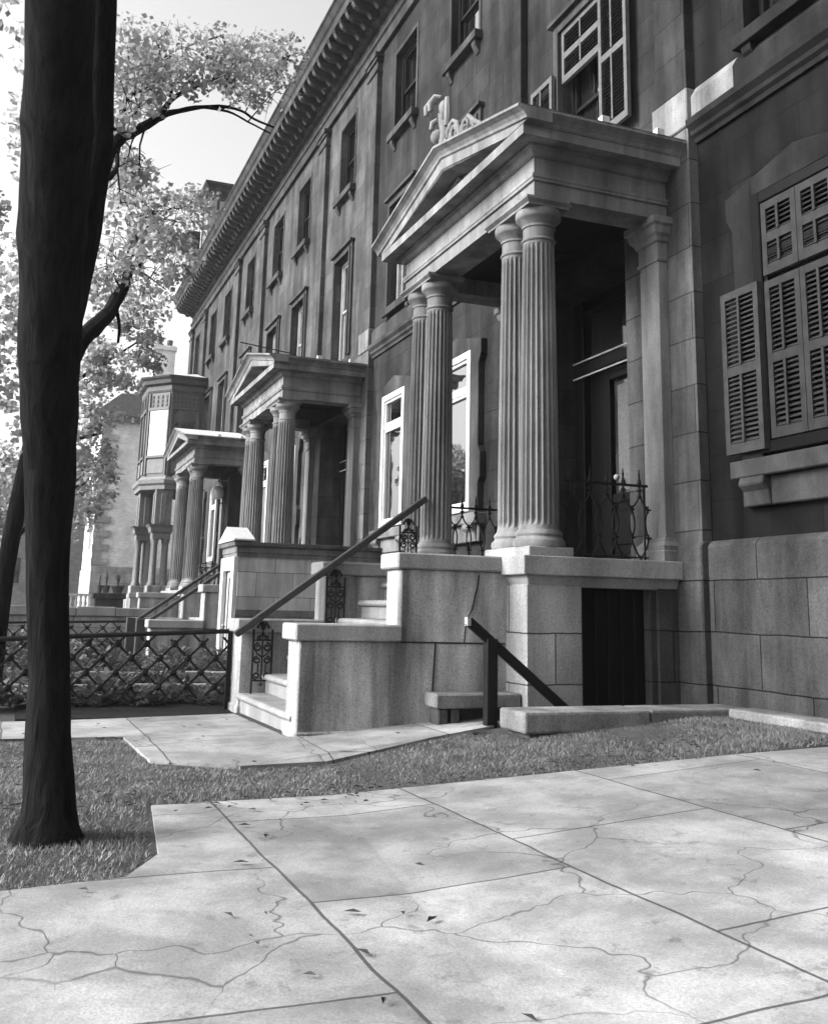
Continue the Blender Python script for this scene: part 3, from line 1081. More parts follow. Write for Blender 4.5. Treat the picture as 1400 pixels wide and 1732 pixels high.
    # flashing hooks along the gutter
    for yy in (-7.0, -7.9):
        m = MB()
        m.box(xl - 0.02, xl + 0.08, yy - 0.06, yy + 0.06, 8.15, 8.24)
        m.build('roof_clip', ROOFM, t)
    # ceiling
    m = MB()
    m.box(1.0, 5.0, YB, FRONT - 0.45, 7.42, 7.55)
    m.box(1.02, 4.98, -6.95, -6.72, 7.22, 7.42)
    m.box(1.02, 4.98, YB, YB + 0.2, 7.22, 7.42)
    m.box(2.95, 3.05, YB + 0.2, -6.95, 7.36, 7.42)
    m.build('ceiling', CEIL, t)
    # antae on the wall
    for xa in (0.58, 4.97):
        m = MB()
        m.box(xa, xa + 0.45, YB, YB + 0.16, 2.2, 6.7)
        a_ = m.build('anta', PORT, t, 0.008)
        m = MB()
        m.mould([(xa, YB), (xa, YB + 0.16), (xa + 0.45, YB + 0.16), (xa + 0.45, YB)], [(-0.05, 6.50), (0.02, 6.50), (0.03, 6.54), (0.01, 6.56), (0.01, 6.78), (0.04, 6.8), (0.06, 6.86), (0.1, 6.9), (0.12, 6.97), (0.12, 7.0), (0.16, 7.03), (0.16, 7.13), (-0.05, 7.13)])
        m.build('capital', PORT, a_)
        m = MB()
        m.mould([(xa, YB), (xa, YB + 0.16), (xa + 0.45, YB + 0.16), (xa + 0.45, YB)], [(-0.05, 2.2), (0.10, 2.2), (0.10, 2.34), (0.09, 2.36), (0.1, 2.42), (0.07, 2.45), (0.04, 2.48), (0.03, 2.53), (-0.05, 2.54)])
        m.build('column_base', PORT, a_)
    return t

P1 = portico()
P1.location = Vector((10.8, -7, 2.0)) * S
P1['label'] = 'nearest fluted-column portico, largest, with a scrolled stone crest on its pediment'
P2 = copy_tree(P1, None, (10.8 + PER, -7, 1.8), 'second portico, dark fluted columns behind the small pedimented basement entry')
P3 = copy_tree(P1, None, (10.8 + 2 * PER, -7, 1.82), 'far portico with pale roof beside the timber oriel')

# crest on the near pediment
t = thing('pediment_crest', 'carved pale stone crest with ball and scrolls on the nearest pediment peak', 'ornament', (13.8, -5.8, 8.85), (0, 0, 0))
m = MB()
m.ball((0.0, 0.06, 0.17), 0.13, 20, 12)
m.build('ball', LIMES, t)
m = MB()
m.tube([(-0.12, 0, 0.0), (-0.14, 0, 0.22), (-0.06, 0, 0.42), (-0.09, 0, 0.55)], [0.1, 0.085, 0.085, 0.11], 12)
m.ball((-0.12, 0, 0.64), 0.12, 14, 10, (0.8, 0.9, 1.3))
m.tube([(-0.22, 0, 0.78), (-0.24, 0, 0.5), (-0.2, 0, 0.3)], [0.05, 0.07, 0.05], 8)
m.box(-0.3, 0.2, -0.12, 0.06, -0.1, 0.04)
for dx in (0.0, 0.16):
    m.tube([(-0.14 + dx, 0.08, 0.80), (-0.08 + dx, 0.16, 0.82), (-0.02 + dx, 0.22, 0.72), (-0.02 + dx, 0.22, 0.58)], [0.04, 0.06, 0.055, 0.04], 10)
m.tube([(0.06, 0.05, 0.5), (0.12, 0.12, 0.46), (0.13, 0.14, 0.34)], [0.05, 0.05, 0.035], 8)
m.build('finial', LIMES, t)
def scroll(m, x, z, r, turns=1.4, w=0.035, flip=1, y=0.0):
    pts, rad = [], []
    for k in range(26):
        f = k / 25
        a = math.pi * (1 - 2 * turns * f)
        rr = r * (1 - 0.8 * f)
        pts.append((x + flip * rr * math.cos(a), y, z + rr * math.sin(a)))
        rad.append(w * (1 - 0.4 * f))
    m.tube(pts, rad, 8)
m = MB()
scroll(m, -0.42, 0.06, 0.24, flip=-1)
scroll(m, -0.42, 0.06, 0.13, 0.8, 0.03)
m.tube([(-0.16, 0, -0.04), (-0.3, 0.0, 0.16), (-0.45, 0, 0.27), (-0.62, 0, 0.16), (-0.7, 0, -0.1)], 0.035, 8)
scroll(m, -0.92, -0.08, 0.16, flip=-1)
m.tube([(-0.76, 0, -0.14), (-0.9, 0, 0.04), (-1.05, 0, 0.06), (-1.25, 0, -0.12), (-1.5, 0, -0.28), (-1.7, 0, -0.38)], [0.04, 0.04, 0.04, 0.04, 0.03, 0.02], 8)
scroll(m, 0.35, 0.0, 0.16)
m.tube([(0.16, 0, -0.06), (0.4, 0, 0.02), (0.75, 0, -0.14), (1.1, 0, -0.24)], [0.04, 0.04, 0.03, 0.02], 8)
m.prism([(-0.14, -0.12), (-0.2, 0.16), (-0.36, 0.25), (-0.52, 0.22), (-0.64, 0.02), (-0.78, 0.02), (-0.92, 0.06), (-1.08, -0.02), (-1.3, -0.25), (-0.7, -0.2)], 'y', -0.05, -0.01)
m.prism([(0.14, -0.12), (0.2, 0.1), (0.36, 0.14), (0.5, 0.04), (0.8, -0.16), (0.4, -0.16)], 'y', -0.05, -0.01)
for k in range(7):
    xx = -0.25 - k * 0.17
    zz = 0.16 - k * 0.07
    m.tube([(xx, 0.0, zz - 0.16), (xx - 0.03, 0.02, zz - 0.04), (xx - 0.08, 0.03, zz + 0.02 + 0.03 * (k % 2))], [0.03, 0.024, 0.008], 6)
m.build('scrollwork', LIMES, t)

# ------------------------------------------------------------------ entrance steps
def steps():
    t = thing('entrance_steps', '', 'steps', (0, -3.27, 0), (0, -3.27, 0), 'stone entrance steps between cheek walls')
    # local x = x - 10.8 ; cheeks at 1.067..1.6 and 4.4..4.93
    for k in range(8):
        y = -3.27 - 0.37 * k
        z = 0.22 + 0.28 * k
        m = MB()
        # rounded nosing
        pts = [(y - 0.55, z - 0.28), (y - 0.03, z - 0.28), (y - 0.03, z - 0.1), (y + 0.01, z - 0.09), (y + 0.035, z - 0.06), (y + 0.035, z - 0.035), (y + 0.01, z - 0.006), (y - 0.02, z), (y - 0.55, z)]
        if k == 0:
            pts[0], pts[1] = (y - 0.55, z - 0.5), (y - 0.03, z - 0.5)
        m.prism(pts, 'x', 1.605 if k else 1.3, 4.395 if k else 4.45)
        m.build('step', STEP, t, 0.008)
    m = MB()
    m.prism([(-3.5, -0.4), (-6.0, -0.4), (-6.0, 1.8), (-5.6, 1.7)], 'x', 1.62, 4.38)
    m.build('stair_core', GRAN, t)
    for xa, xb in ((1.067, 1.6), (4.4, 4.93)):
        m = MB()
        m.prism([(-3.263, -0.35), (-3.263, 1.10), (-4.0, 1.10), (-4.545, 1.10), (-4.545, 2.0), (-6.05, 2.0), (-6.05, -0.35)], 'x', xa, xb)
        ck = m.build('cheek_wall', GRAN, t, 0.015)
        m = MB()
        m.box(xa - 0.07, xb + 0.06, -4.55, -3.19, 1.10, 1.30)
        m.build('coping', COPE, ck, 0.018)
        m = MB()
        m.box(xa - 0.07, xb + 0.06, -6.02, -4.47, 2.0, 2.2)
        m.build('coping', COPE, ck, 0.018)
        m = MB()
        m.box(xa - 0.05, xb + 0.02, -4.9, -3.235, -0.4, 0.05)
        m.build('footing', GRAN, ck, 0.02)
        # open joints in the big side slabs
        m = MB()
        m.bar((xa - 0.003, -4.56, 1.093), (xa - 0.003, -6.0, 1.083), 0.012, 0.02)
        m.bar((xa - 0.003, -5.02, 1.09), (xa - 0.003, -4.99, 0.50), 0.014, 0.04)
        pts = [(-5.62, 1.95), (-5.60, 1.80), (-5.57, 1.7), (-5.55, 1.6), (-5.52, 1.5), (-5.47, 1.4), (-5.44, 1.30), (-5.43, 1.2), (-5.42, 1.09)]
        for a, b in zip(pts, pts[1:]):
            m.bar((xa - 0.003, a[0], a[1]), (xa - 0.003, b[0], b[1]), 0.012, 0.012 + 0.02 * (a[1] > 1.55))
        m.build('open_joint', DARKI, ck)
    return t
S1 = steps()
S1.location = Vector((10.8, -3.27, 0)) * S
S1['label'] = 'nearest granite steps between two massive stepped cheek walls with pale copings'
S2 = copy_tree(S1, None, (10.8 + PER, -3.27, -0.2), 'stone steps up to the second portico, behind the lattice garden fence')
S3 = copy_tree(S1, None, (10.8 + 2 * PER, -3.27, -0.3), 'farthest stone steps, below the far pale-roofed portico')

# ------------------------------------------------------------------ iron handrail with scroll panels
def scroll_panel(m, x, y0, y1, z0, z1):
    w = y1 - y0
    c = (y0 + y1) / 2
    H_ = z1 - z0
    m.tube([(x, y0, z0), (x, y0, z1)], 0.018, 6)
    m.tube([(x, y1, z0), (x, y1, z1)], 0.018, 6)
    m.tube([(x, c, z0 + 0.22 * H_), (x, c, z1)], 0.012, 6)
    for f in (0.2, 0.83):
        m.tube([(x, y0, z0 + f * H_), (x, y1, z0 + f * H_)], 0.012, 6)
    def sc(cy_, cz, r, fl, fz=1, turns=1.25):
        pts = []
        for k in range(20):
            f = k / 19
            a = math.pi * (0.5 - 2 * turns * f)
            rr = r * (1 - 0.7 * f)
            pts.append((x, cy_ + fl * rr * math.cos(a), cz + fz * rr * math.sin(a)))
        m.tube(pts, 0.014, 5)
    r = w * 0.22
    for fl in (-1, 1):
        sc(c + fl * r, z0 + 0.72 * H_, r, fl)
        m.tube([(x, c + fl * r * 2, z0 + 0.70 * H_), (x, c + fl * r * 1.2, z0 + 0.62 * H_), (x, c, z0 + 0.56 * H_)], 0.011, 5)
        sc(c + fl * r * 1.1, z0 + 0.52 * H_, r * 0.9, fl)
        m.tube([(x, c + fl * r * 0.9, z0 + 0.46 * H_), (x, c + fl * r * 0.9, z0 + 0.33 * H_)], 0.011, 5)
        sc(c + fl * r * 1.1, z0 + 0.27 * H_, r * 0.9, fl, -1)
        sc(c + fl * r * 0.8, z0 + 0.86 * H_, r * 0.5, fl)
    m.ball((x, c, z0 + 0.14 * H_), 0.022, 8, 6)
    m.ball((x, c, z0 + 0.93 * H_), 0.03, 8, 6)
    for fl in (-1, 1):
        m.ball((x, c + fl * 0.03, z0 + 0.90 * H_), 0.02, 8, 6)
        m.tube([(x, c, z1), (x, c + fl * 0.05, z1 + 0.10), (x, c + fl * 0.09, z1 + 0.02)], 0.022, 6)
    m.tube([(x, c, z1), (x, c, z1 + 0.12)], 0.03, 6)
t = thing('stair_handrail', 'long sloping handrail on scrolled iron panels at the nearest steps', 'handrail', (15.05, -3.2, 0.22), (15.05, -3.2, 0.22))
m = MB()
m.bar((15.05, -3.15, 1.07), (15.05, -6.16, 3.28), 0.12, 0.10)
m.build('rail', RAILW, t, 0.012)
for y1, z0, z1 in ((-3.42, 0.22, 1.17), (-4.53, 1.06, 1.98), (-5.72, 2.18, 2.84)):
    m = MB()
    scroll_panel(m, 15.05, y1 - 0.29, y1, z0, z1 - 0.02)
    m.build('scroll_panel', IRON, t)

# wooden handrails with newel posts at the second steps
def wood_rail(x, label, dz=-0.2, newel=True):
    t = thing('wooden_handrail', label, 'handrail', (x, -3.2, 0), (x, -3.2, 0), 'wooden handrails on the farther steps')
    m = MB()
    m.bar((x, -3.2, 1.15 + dz), (x, -5.9, 3.1 + dz), 0.1, 0.09)
    m.build('rail', RAILW, t, 0.01)
    m = MB()
    m.box(x - 0.11, x + 0.11, -3.25, -3.02, -0.2 + dz, 1.3 + dz)
    m.build('newel_post', RAILW, t, 0.015)
    m = MB()
    m.box(x - 0.03, x + 0.03, -5.95, -5.87, 2.1 + dz, 3.1 + dz)
    m.build('post', RAILW, t)
    return t
wood_rail(29.05, 'left wooden handrail with square newel at the second steps')
wood_rail(26.75, 'right wooden handrail with square newel at the second steps')

# ------------------------------------------------------------------ porch railings of cast iron
def finial(m, x, y, z):
    m.lathe([(0.004, z - 0.16), (0.03, z - 0.155), (0.036, z - 0.14), (0.014, z - 0.125), (0.014, z - 0.09), (0.038, z - 0.085), (0.038, z - 0.065), (0.016, z - 0.055), (0.02, z - 0.03), (0.032, z), (0.03, z + 0.02), (0.014, z + 0.06), (0.012, z + 0.085), (0.02, z + 0.1), (0.012, z + 0.115), (0.008, z + 0.15), (0.0, z + 0.17)], x, y, 10)
def railing(x, ya, yb, z0, label, zt=1.05, parts=True):
    """runs in y from ya (front) to yb (wall)"""
    t = thing('porch_railing', label, 'railing', (x, ya, z0), (x, ya, z0), 'iron railings of the porches')
    m = MB()
    m.tube([(x, ya, z0 + zt), (x, yb, z0 + zt)], 0.02, 6)
    m.tube([(x, ya, z0 + 0.06), (x, yb, z0 + 0.06)], 0.012, 6)
    for y in (ya - 0.05, yb + 0.06):
        m.tube([(x, y, z0), (x, y, z0 + zt)], 0.015, 6)
    m.build('frame', IRON, t)
    n = max(2, round(abs(yb - ya) / 0.29))
    s_ = (yb - ya) / n
    L1, L2 = 0.33 + z0, 0.72 + z0
    m = MB()
    for k in range(n):
        c = ya + (k + 0.5) * s_
        for fl in (-1, 1):
            pts = []
            for q in range(19):
                f = q / 18
                z = z0 + 0.04 + f * (zt - 0.12 - 0.04)
                # bulging wires: narrow at bottom, wide at L1, narrow mid... meeting the neighbour at L1 and L2
                if z < L1:
                    u = (z - (z0 + 0.04)) / (L1 - z0 - 0.04)
                    o_ = 0.5 * math.sin(u * math.pi / 2)
                elif z < L2:
                    u = (z - L1) / (L2 - L1)
                    o_ = 0.5 - 0.17 * math.sin(u * math.pi)
                else:
                    u = (z - L2) / (z0 + zt - 0.12 - L2)
                    o_ = 0.5 * (1 - math.sin(u * math.pi / 2)) + 0.02
                pts.append((x, c + fl * o_ * abs(s_), z))
            m.tube(pts, 0.013, 5)
    for k in range(n + 1):
        c = ya + k * s_
        for z in (L1, L2):
            m.ball((x, c, z), 0.022, 8, 6)
            for a in range(4):
                m.ball((x, c + 0.036 * math.cos(a * math.pi / 2), z + 0.036 * math.sin(a * math.pi / 2)), 0.017, 6, 5)
    for k in range(n):
        c = ya + (k + 0.5) * s_
        m.lathe([(0.03, z0 + 0.0), (0.045, z0 + 0.01), (0.045, z0 + 0.025), (0.015, z0 + 0.04), (0.035, z0 + 0.055), (0.035, z0 + 0.07), (0.01, z0 + 0.09)], x, c, 10)
    m.build('scrollwork', IRON, t)
    for k in range(n):
        m = MB()
        finial(m, x, ya + (k + 0.5) * s_, z0 + zt + 0.02)
        m.v = [(px, py, z0 + zt + (pz - z0 - zt) * 1.25) for px, py, pz in m.v]
        m.build('finial', IRON, t)
    return t
for i, (nm, dz) in enumerate((('nearest', 0), ('second', -0.2), ('far', -0.2))):
    railing(10.8 + 0.85 + PER * i, -6.78, -8.1, 2.2 + dz, 'cast-iron railing in front of the door of the %s portico' % nm)
    railing(10.8 + 5.05 + PER * i, -6.78, -8.1, 2.2 + dz, 'cast-iron railing on the far side of the %s portico' % nm)

# ------------------------------------------------------------------ basement area in front of the near portico
t = thing('low_stone_wall', 'long low wall of flat granite slabs rising from the lawn, lower right', 'wall', (10.03, -5.3, 0.1), (10.03, -5.3, 0.1))
cuts = [(-5.32, -7.0), (-7.015, -8.55), (-8.565, -9.6)]
cuts = [(-5.32, -6.95), (-6.965, -8.40)]
for i, (a, b) in enumerate(cuts):
    m = MB()
    dz = -0.012 * i
    m.box(10.03 + 0.015 * i, 10.66, b, a, 0.19 + dz + 0.05 * i, 0.42 + dz + 0.01 * i)
    m.build('coping', KERB, t, 0.03, 2)
m = MB()
m.box(8.0, 10.02, -8.42, -8.02, 0.22, 0.43)
m.build('coping', KERB, t, 0.03, 2)
m = MB()
m.box(10.1, 10.6, -8.4, -5.40, -0.2, 0.2)
m.build('footing', BASEW, t, 0.02)
t = thing('area_bench', 'short granite coping block ledge against the nearest cheek wall', 'ledge', (11.7, -4.9, 0.1), (11.7, -4.9, 0.1))
m = MB()
m.box(11.42, 11.80, -6.01, -4.86, 0.33, 0.50)
m.build('coping', KERB, t, 0.02)
m = MB()
m.box(11.50, 11.78, -5.06, -4.92, -0.1, 0.33)
m.box(11.50, 11.78, -5.22, -5.10, -0.1, 0.33)
m.box(11.62, 11.79, -6.0, -5.22, -0.2, 0.33)
m.build('support', BASEW, t, 0.02)
t = thing('basement_handrail', 'dark wooden rail sloping down to the basement door on one post', 'handrail', (11.05, -5.35, 0.1), (11.05, -5.35, 0.1))
m = MB()
m.bar((11.05, -5.10, 1.375), (11.05, -6.62, 0.18), 0.06, 0.115)
m.build('rail', IRON, t, 0.006)
m = MB()
m.box(10.99, 11.11, -5.47, -5.33, 0.0, 1.17)
m.build('post', IRON, t, 0.006)
m = MB()
m.box(11.0, 11.09, -5.115, -5.07, 1.32, 1.42)
m.build('bracket', GREYW, t)
t = thing('basement_boards', 'weathered boards at the head of the basement steps', 'boards', (11.05, -5.3, 0.12), (11.05, -5.3, 0.12))
for k in range(4):
    m = MB()
    y = -5.0 - 0.13 * k
    z = 0.14 - 0.006 * k + random.uniform(-.004, .004)
    m.v = []
    m.box(10.70 + random.uniform(-.03, .03), 11.47, y - 0.118, y, z - 0.04, z)
    m.build('board', RAILW, t, 0.005)
# sunken steps below
t = thing('basement_steps', 'dark stone steps going down beside the nearest portico pier', 'steps', (11.0, -6.0, -0.1), (11.0, -6.0, -0.1))
for k in range(4):
    m = MB()
    m.box(10.68, 11.28 if k > 1 else 11.4, -5.55 - 0.35 * k - 0.4, -5.55 - 0.35 * k, -0.6, 0.06 - 0.1 * k)
    m.build('step', GRAN, t, 0.01)
m = MB()

# ------------------------------------------------------------------ pedimented basement entry of the second house
t = thing('basement_entry', 'small stone entry with white gable and glazed door before the second portico', 'outbuilding', (24.0, -4.85, 0), (24.0, -4.85, 0))
XA, XB, YF = 23.4, 25.0, -4.86
m = MB()
m.box(XA, XA + 0.3, YW + 0.1, YF, -0.3, 2.66)
m.box(XB - 0.3, XB, YW + 0.1, YF - 0.02, -0.3, 2.66)
m.box(XA + 0.3, XB - 0.3, YW + 0.1, YF - 0.8, -0.3, 2.66)
m.build('wall', SMOOTH, t, 0.012)
m = MB()
m.mould([(XA, YW + 0.1), (XA, YF), (XB, YF), (XB, YW + 0.1)], [(-0.3, 2.62), (0.03, 2.62), (0.04, 2.7), (0.06, 2.72), (0.06, 2.84), (0.12, 2.88), (0.15, 2.96), (-0.3, 2.99)])
m.box(XA + 0.2, XB - 0.2, YW + 0.1, YF - 0.1, 2.7, 2.985)
m.build('cornice', PALE, t)
m = MB()
xm = (XA + XB) / 2
m.prism([(XA - 0.15, 2.985), (XB + 0.15, 2.985), (XB + 0.15, 3.03), (xm, 3.36), (XA - 0.15, 3.03)], 'y', YF - 0.35, YF + 0.16)
m.build('gable', WHITE, t, 0.01)
m = MB()
m.prism([(YF + 0.02, 1.25), (YF + 0.02, 1.4), (YF - 3.3, 1.4), (YF - 3.3, 1.25)], 'x', XA - 0.06, XA + 0.001)
m.build('ledge', PALE, t)
m = MB()
m.box(XA + 0.02, XA + 0.32, YF + 0.002, YF + 0.1, -0.25, 2.62)
m.box(XB - 0.32, XB - 0.02, YF + 0.002, YF + 0.1, -0.25, 2.62)
m.box(XA + 0.32, XB - 0.32, YF - 0.05, YF + 0.08, 2.3, 2.62)
m.build('door_surround', WHITE, t, 0.01)
m = MB()
frame_rect(m, XA + 0.32, XB - 0.32, -0.1, 2.3, 0.16, YF - 0.1, YF - 0.02)
dr = m.build('door', WHITE, t, 0.008)
m = MB()
m.box(XA + 0.47, XB - 0.47, YF - 0.08, YF - 0.05, 0.0, 2.16)
m.build('pane', GLASSD, dr)
m = MB()
m.ball((XB - 0.42, YF + 0.03, 1.0), 0.04)
m.build('handle', GREYW, dr)

# ------------------------------------------------------------------ oriel on the end of the terrace
t = thing('oriel_bay', 'two-storey timber oriel bay with latticed frieze raised on clustered stone columns', 'bay window', (52.5, -7.0, 0), (52.5, -7.0, 0))
OP = [(51.5, YB - 0.1), (51.5, -6.75), (52.7, -5.75), (55.3, -5.75), (56.5, -6.75), (56.5, YB - 0.1)]
def shrink(o_):
    return [(0, 0)]
m = MB()
m.mould(OP, [(-0.6, 7.85), (0, 7.85), (0, 12.3), (-0.6, 12.3)])
body = m.build('bay_frame', ORIEL, t)
m = MB()
m.mould(OP, [(-0.6, 12.3), (0.04, 12.3), (0.08, 12.4), (0.1, 12.62), (0.28, 12.72), (0.34, 12.9), (0.46, 13.0), (0.5, 13.08), (-0.6, 13.3)])
m.build('bay_cornice', ORIEL, t)
m = MB()
m.v = [(x, y, 13.2) for x, y in OP] + [(54, YB, 13.9)]
for k in range(5):
    m.face([k, k + 1, 6])
m.face([5, 0, 6])
m.build('bay_roof', ROOFM, t)
m = MB()
m.mould(OP, [(-0.6, 7.2), (0.12, 7.2), (0.14, 7.4), (0.24, 7.5), (0.26, 7.68), (0.14, 7.74), (0.1, 7.85), (-0.6, 7.85)])
m.v += []
m.build('bay_base', ORIELL, t)
m = MB()
m.prism([(51.55, YB), (51.55, -6.75), (52.7, -5.8), (55.3, -5.8), (56.45, -6.75), (56.45, YB)], 'z', 7.24, 7.3)
m.build('soffit', ORIEL, t)
def bay_faces():
    for k in range(5):
        a, b = Vector(OP[k]), Vector(OP[k + 1])
        yield a, b
def onface(m, a, b, u0, u1, z0, z1, o0, o1):
    d = (b - a)
    nrm = Vector((-d.y, d.x)).normalized()
    p0, p1 = a + d * u0, a + d * u1
    ring = []
    for z in (z0, z1):
        ring.append([(*(p0 + nrm * o0), z), (*(p1 + nrm * o0), z), (*(p1 + nrm * o1), z), (*(p0 + nrm * o1), z)])
    m.ring(ring, smooth=False)
for k, (a, b) in enumerate(bay_faces()):
    n = 2 if k in (2,) else 1
    for i in range(n):
        u0, u1 = (i + 0.10) / n, (i + 0.90) / n
        if k == 0:
            u0, u1 = 0.2, 0.93
        w_ = MB()
        for zz in ((8.85, 8.97), (11.35, 11.5)):
            onface(w_, a, b, u0 - 0.04, u1 + 0.04, *zz, 0.0, 0.09)
        onface(w_, a, b, u0 - 0.06, u0, 7.95, 12.25, 0.0, 0.07)
        onface(w_, a, b, u1, u1 + 0.06, 7.95, 12.25, 0.0, 0.07)
        wf = w_.build('bay_window', ORIEL, t)
        p = MB()
        onface(p, a, b, u0, u1, 8.97, 11.35, 0.001, 0.02)
        p.build('pane', CURTG, wf)
        p = MB()
        onface(p, a, b, u0 + 0.04, u1 - 0.04, 8.05, 8.75, 0.0, 0.035)
        p.build('panel', ORIELL, wf)
        p = MB()
        cols = 6 if k == 0 else 4
        for c in range(cols):
            for r_ in range(3):
                uu = u0 + (u1 - u0) * (c + 0.5) / cols
                dd = (b - a)
                nn_ = Vector((-dd.y, dd.x)).normalized()
                pc = a + dd * uu + nn_ * 0.03
                zc = 11.62 + r_ * 0.22
                du = dd.normalized() * 0.05
                p.bar((pc.x - du.x, pc.y - du.y, zc - 0.07), (pc.x + du.x, pc.y + du.y, zc + 0.07), 0.03, 0.035)
                p.bar((pc.x - du.x, pc.y - du.y, zc + 0.07), (pc.x + du.x, pc.y + du.y, zc - 0.07), 0.03, 0.035)
        p.build('lattice', ORIELL if k == 0 else ORIEL, wf)
m = MB()
cl = [(52.0, -6.95), (52.75, -6.1), (53.7, -6.1)]
for (px_, py_) in [(52.05, -6.75), (54.2, -6.2), (56.15, -6.7)]:
    c = MB()
    c.box(px_ - 0.42, px_ + 0.42, py_ - 0.42, py_ + 0.42, 5.35, 7.22)
    c.box(px_ - 0.15, px_ + 0.15, py_ + 0.42, py_ + 0.47, 5.5, 7.0)
    c.box(px_ - 0.47, px_ - 0.42, py_ - 0.15, py_ + 0.15, 5.5, 7.0)
    pr_ = c.build('support_pier', ORIELL, t, 0.03)
    c = MB()
    P_ = [(px_ - 0.42, py_ - 0.42), (px_ - 0.42, py_ + 0.42), (px_ + 0.42, py_ + 0.42), (px_ + 0.42, py_ - 0.42), (px_ - 0.42, py_ - 0.42)]
    c.mould(P_, [(-0.42, 4.7), (0.02, 4.7), (0.03, 4.95), (0.12, 5.05), (0.16, 5.25), (0.3, 5.4), (0.0, 5.42), (-0.42, 5.42)])
    c.build('impost', ORIELL, pr_)
    for dx in (-0.27, 0.27):
        for dy in (-0.27, 0.27):
            c = MB()
            c.lathe([(0.2, 2.35), (0.21, 2.45), (0.16, 2.55), (0.15, 2.6), (0.13, 4.45), (0.15, 4.5), (0.19, 4.7)], px_ + dx, py_ + dy, 14)
            c.build('colonnette', ORIELL, pr_)
    c = MB()
    c.box(px_ - 0.55, px_ + 0.55, py_ - 0.55, py_ + 0.55, 1.9, 2.36)
    c.build('pedestal', GRAN, pr_, 0.02)
m = MB()
m.box(51.3, 56.6, YB, -5.35, -0.6, 1.9)
m.build('podium', GRAN, t, 0.02)

# ------------------------------------------------------------------ far brick house etc.
def far_house(name, label, x, y0, y1, z1, mat, trim, quoin=True):
    t = thing(name, label, 'house', (x, (y0 + y1) / 2, -0.4), (x, (y0 + y1) / 2, -0.4))
    m = MB()
    m.box(x, x + 12, y0, y1, -0.5, z1)
    m.build('wall', mat, t)
    m = MB()
    m.box(x - 0.12, x + 12.1, y0, y1 + 0.1, -0.5, 4.0)
    m.build('stone_base', LIME, t, 0.03)
    m = MB()
    m.box(x - 0.1, x + 0.6, y1 - 0.5, y1 + 0.1, 4.0, z1)
    for k in range(int((z1 - 4) / 1.0)):
        m.box(x - 0.14, x + 0.3, y1 - 1.0, y1 + 0.14, 4.1 + k, 4.55 + k)
    m.build('quoin', trim, t)
    c = MB()
    c.mould([(x, y0), (x, y1), (x + 12, y1)], [(-0.5, z1 - 0.2), (0.1, z1 - 0.2), (0.2, z1 + 0.1), (0.6, z1 + 0.25), (0.7, z1 + 0.5), (-0.5, z1 + 0.6)])
    c.build('eaves', trim, t)
    nb = int((y1 - y0) / 0.75)
    for k in range(nb):
        c = MB()
        yy = y0 + (k + 0.5) * (y1 - y0) / nb
        c.box(x - 0.5, x, yy - 0.1, yy + 0.1, z1 - 0.25, z1 + 0.15)
        c.build('eaves_bracket', trim, t)
    r_ = MB()
    r_.prism([(y0, z1 + 0.5), (y1 + 0.6, z1 + 0.5), (y1 - 1.0, z1 + 1.9), (y0, z1 + 2.4)], 'x', x - 0.5, x + 12.5)
    r_.build('roof', SLATE, t)
    c = MB()
    c.box(x + 1.0, x + 2.3, -10.0, -8.4, z1 + 0.5, 21.0)
    c.box(x + 0.9, x + 2.4, -10.1, -8.3, 20.6, 20.9)
    ch = c.build('chimney', BRICK, t)
    c = MB()
    for k in range(2):
        c.lathe([(0.2, 21.0), (0.24, 21.5), (0.2, 21.55)], x + 1.6, -9.6 + k * 0.8, 10)
    c.build('chimney_pot', TERRA, ch)
    for k, z in enumerate((5.2, 9.4)):
        f = MB()
        frame_rect(f, x + 3, x + 4.4, z, z + 2.6, 0.14, y1, y1 + 0.12)
        w_ = f.build('window', WHITE, t)
        f = MB()
        f.box(x + 3.1, x + 4.3, y1, y1 + 0.05, z + 0.1, z + 2.5)
        f.build('pane', GLASS, w_)
    return t
far_house('brick_house', 'pale brick house with quoined corner and chimney beyond the oriel', 75, -16, -5.15, 14.7, BRICK, LIME)
t = thing('row_house', 'dim brick house front beyond the pale brick house at far left', 'house', (98, -3, -0.4), (98, -3, -0.4))
m = MB()
m.box(98, 110, -12, 1.2, -0.5, 13)
m.build('wall', BRICKD, t)
for k in range(3):
    for z in (3.0, 7.5):
        f = MB()
        frame_rect(f, 0, 0, 0, 0, 0, 0, 0)
        f = MB()
        yy = -3.6 + k * 1.75
        f.box(97.9, 98, yy - 0.55, yy + 0.55, z - 0.25, z - 0.05)
        f.box(97.9, 98, yy - 0.6, yy + 0.6, z + 2.3, z + 2.6)
        w_ = f.build('window', PALE, t)
        f = MB()
        f.box(97.95, 98, yy - 0.4, yy + 0.4, z, z + 2.25)
        f.build('pane', GLASSD, w_)
f = MB()
f.prism([(-12, 13), (1.8, 13), (-1, 15.5), (-12, 15.5)], 'x', 97.5, 110)
f.build('roof', SLATE, t)

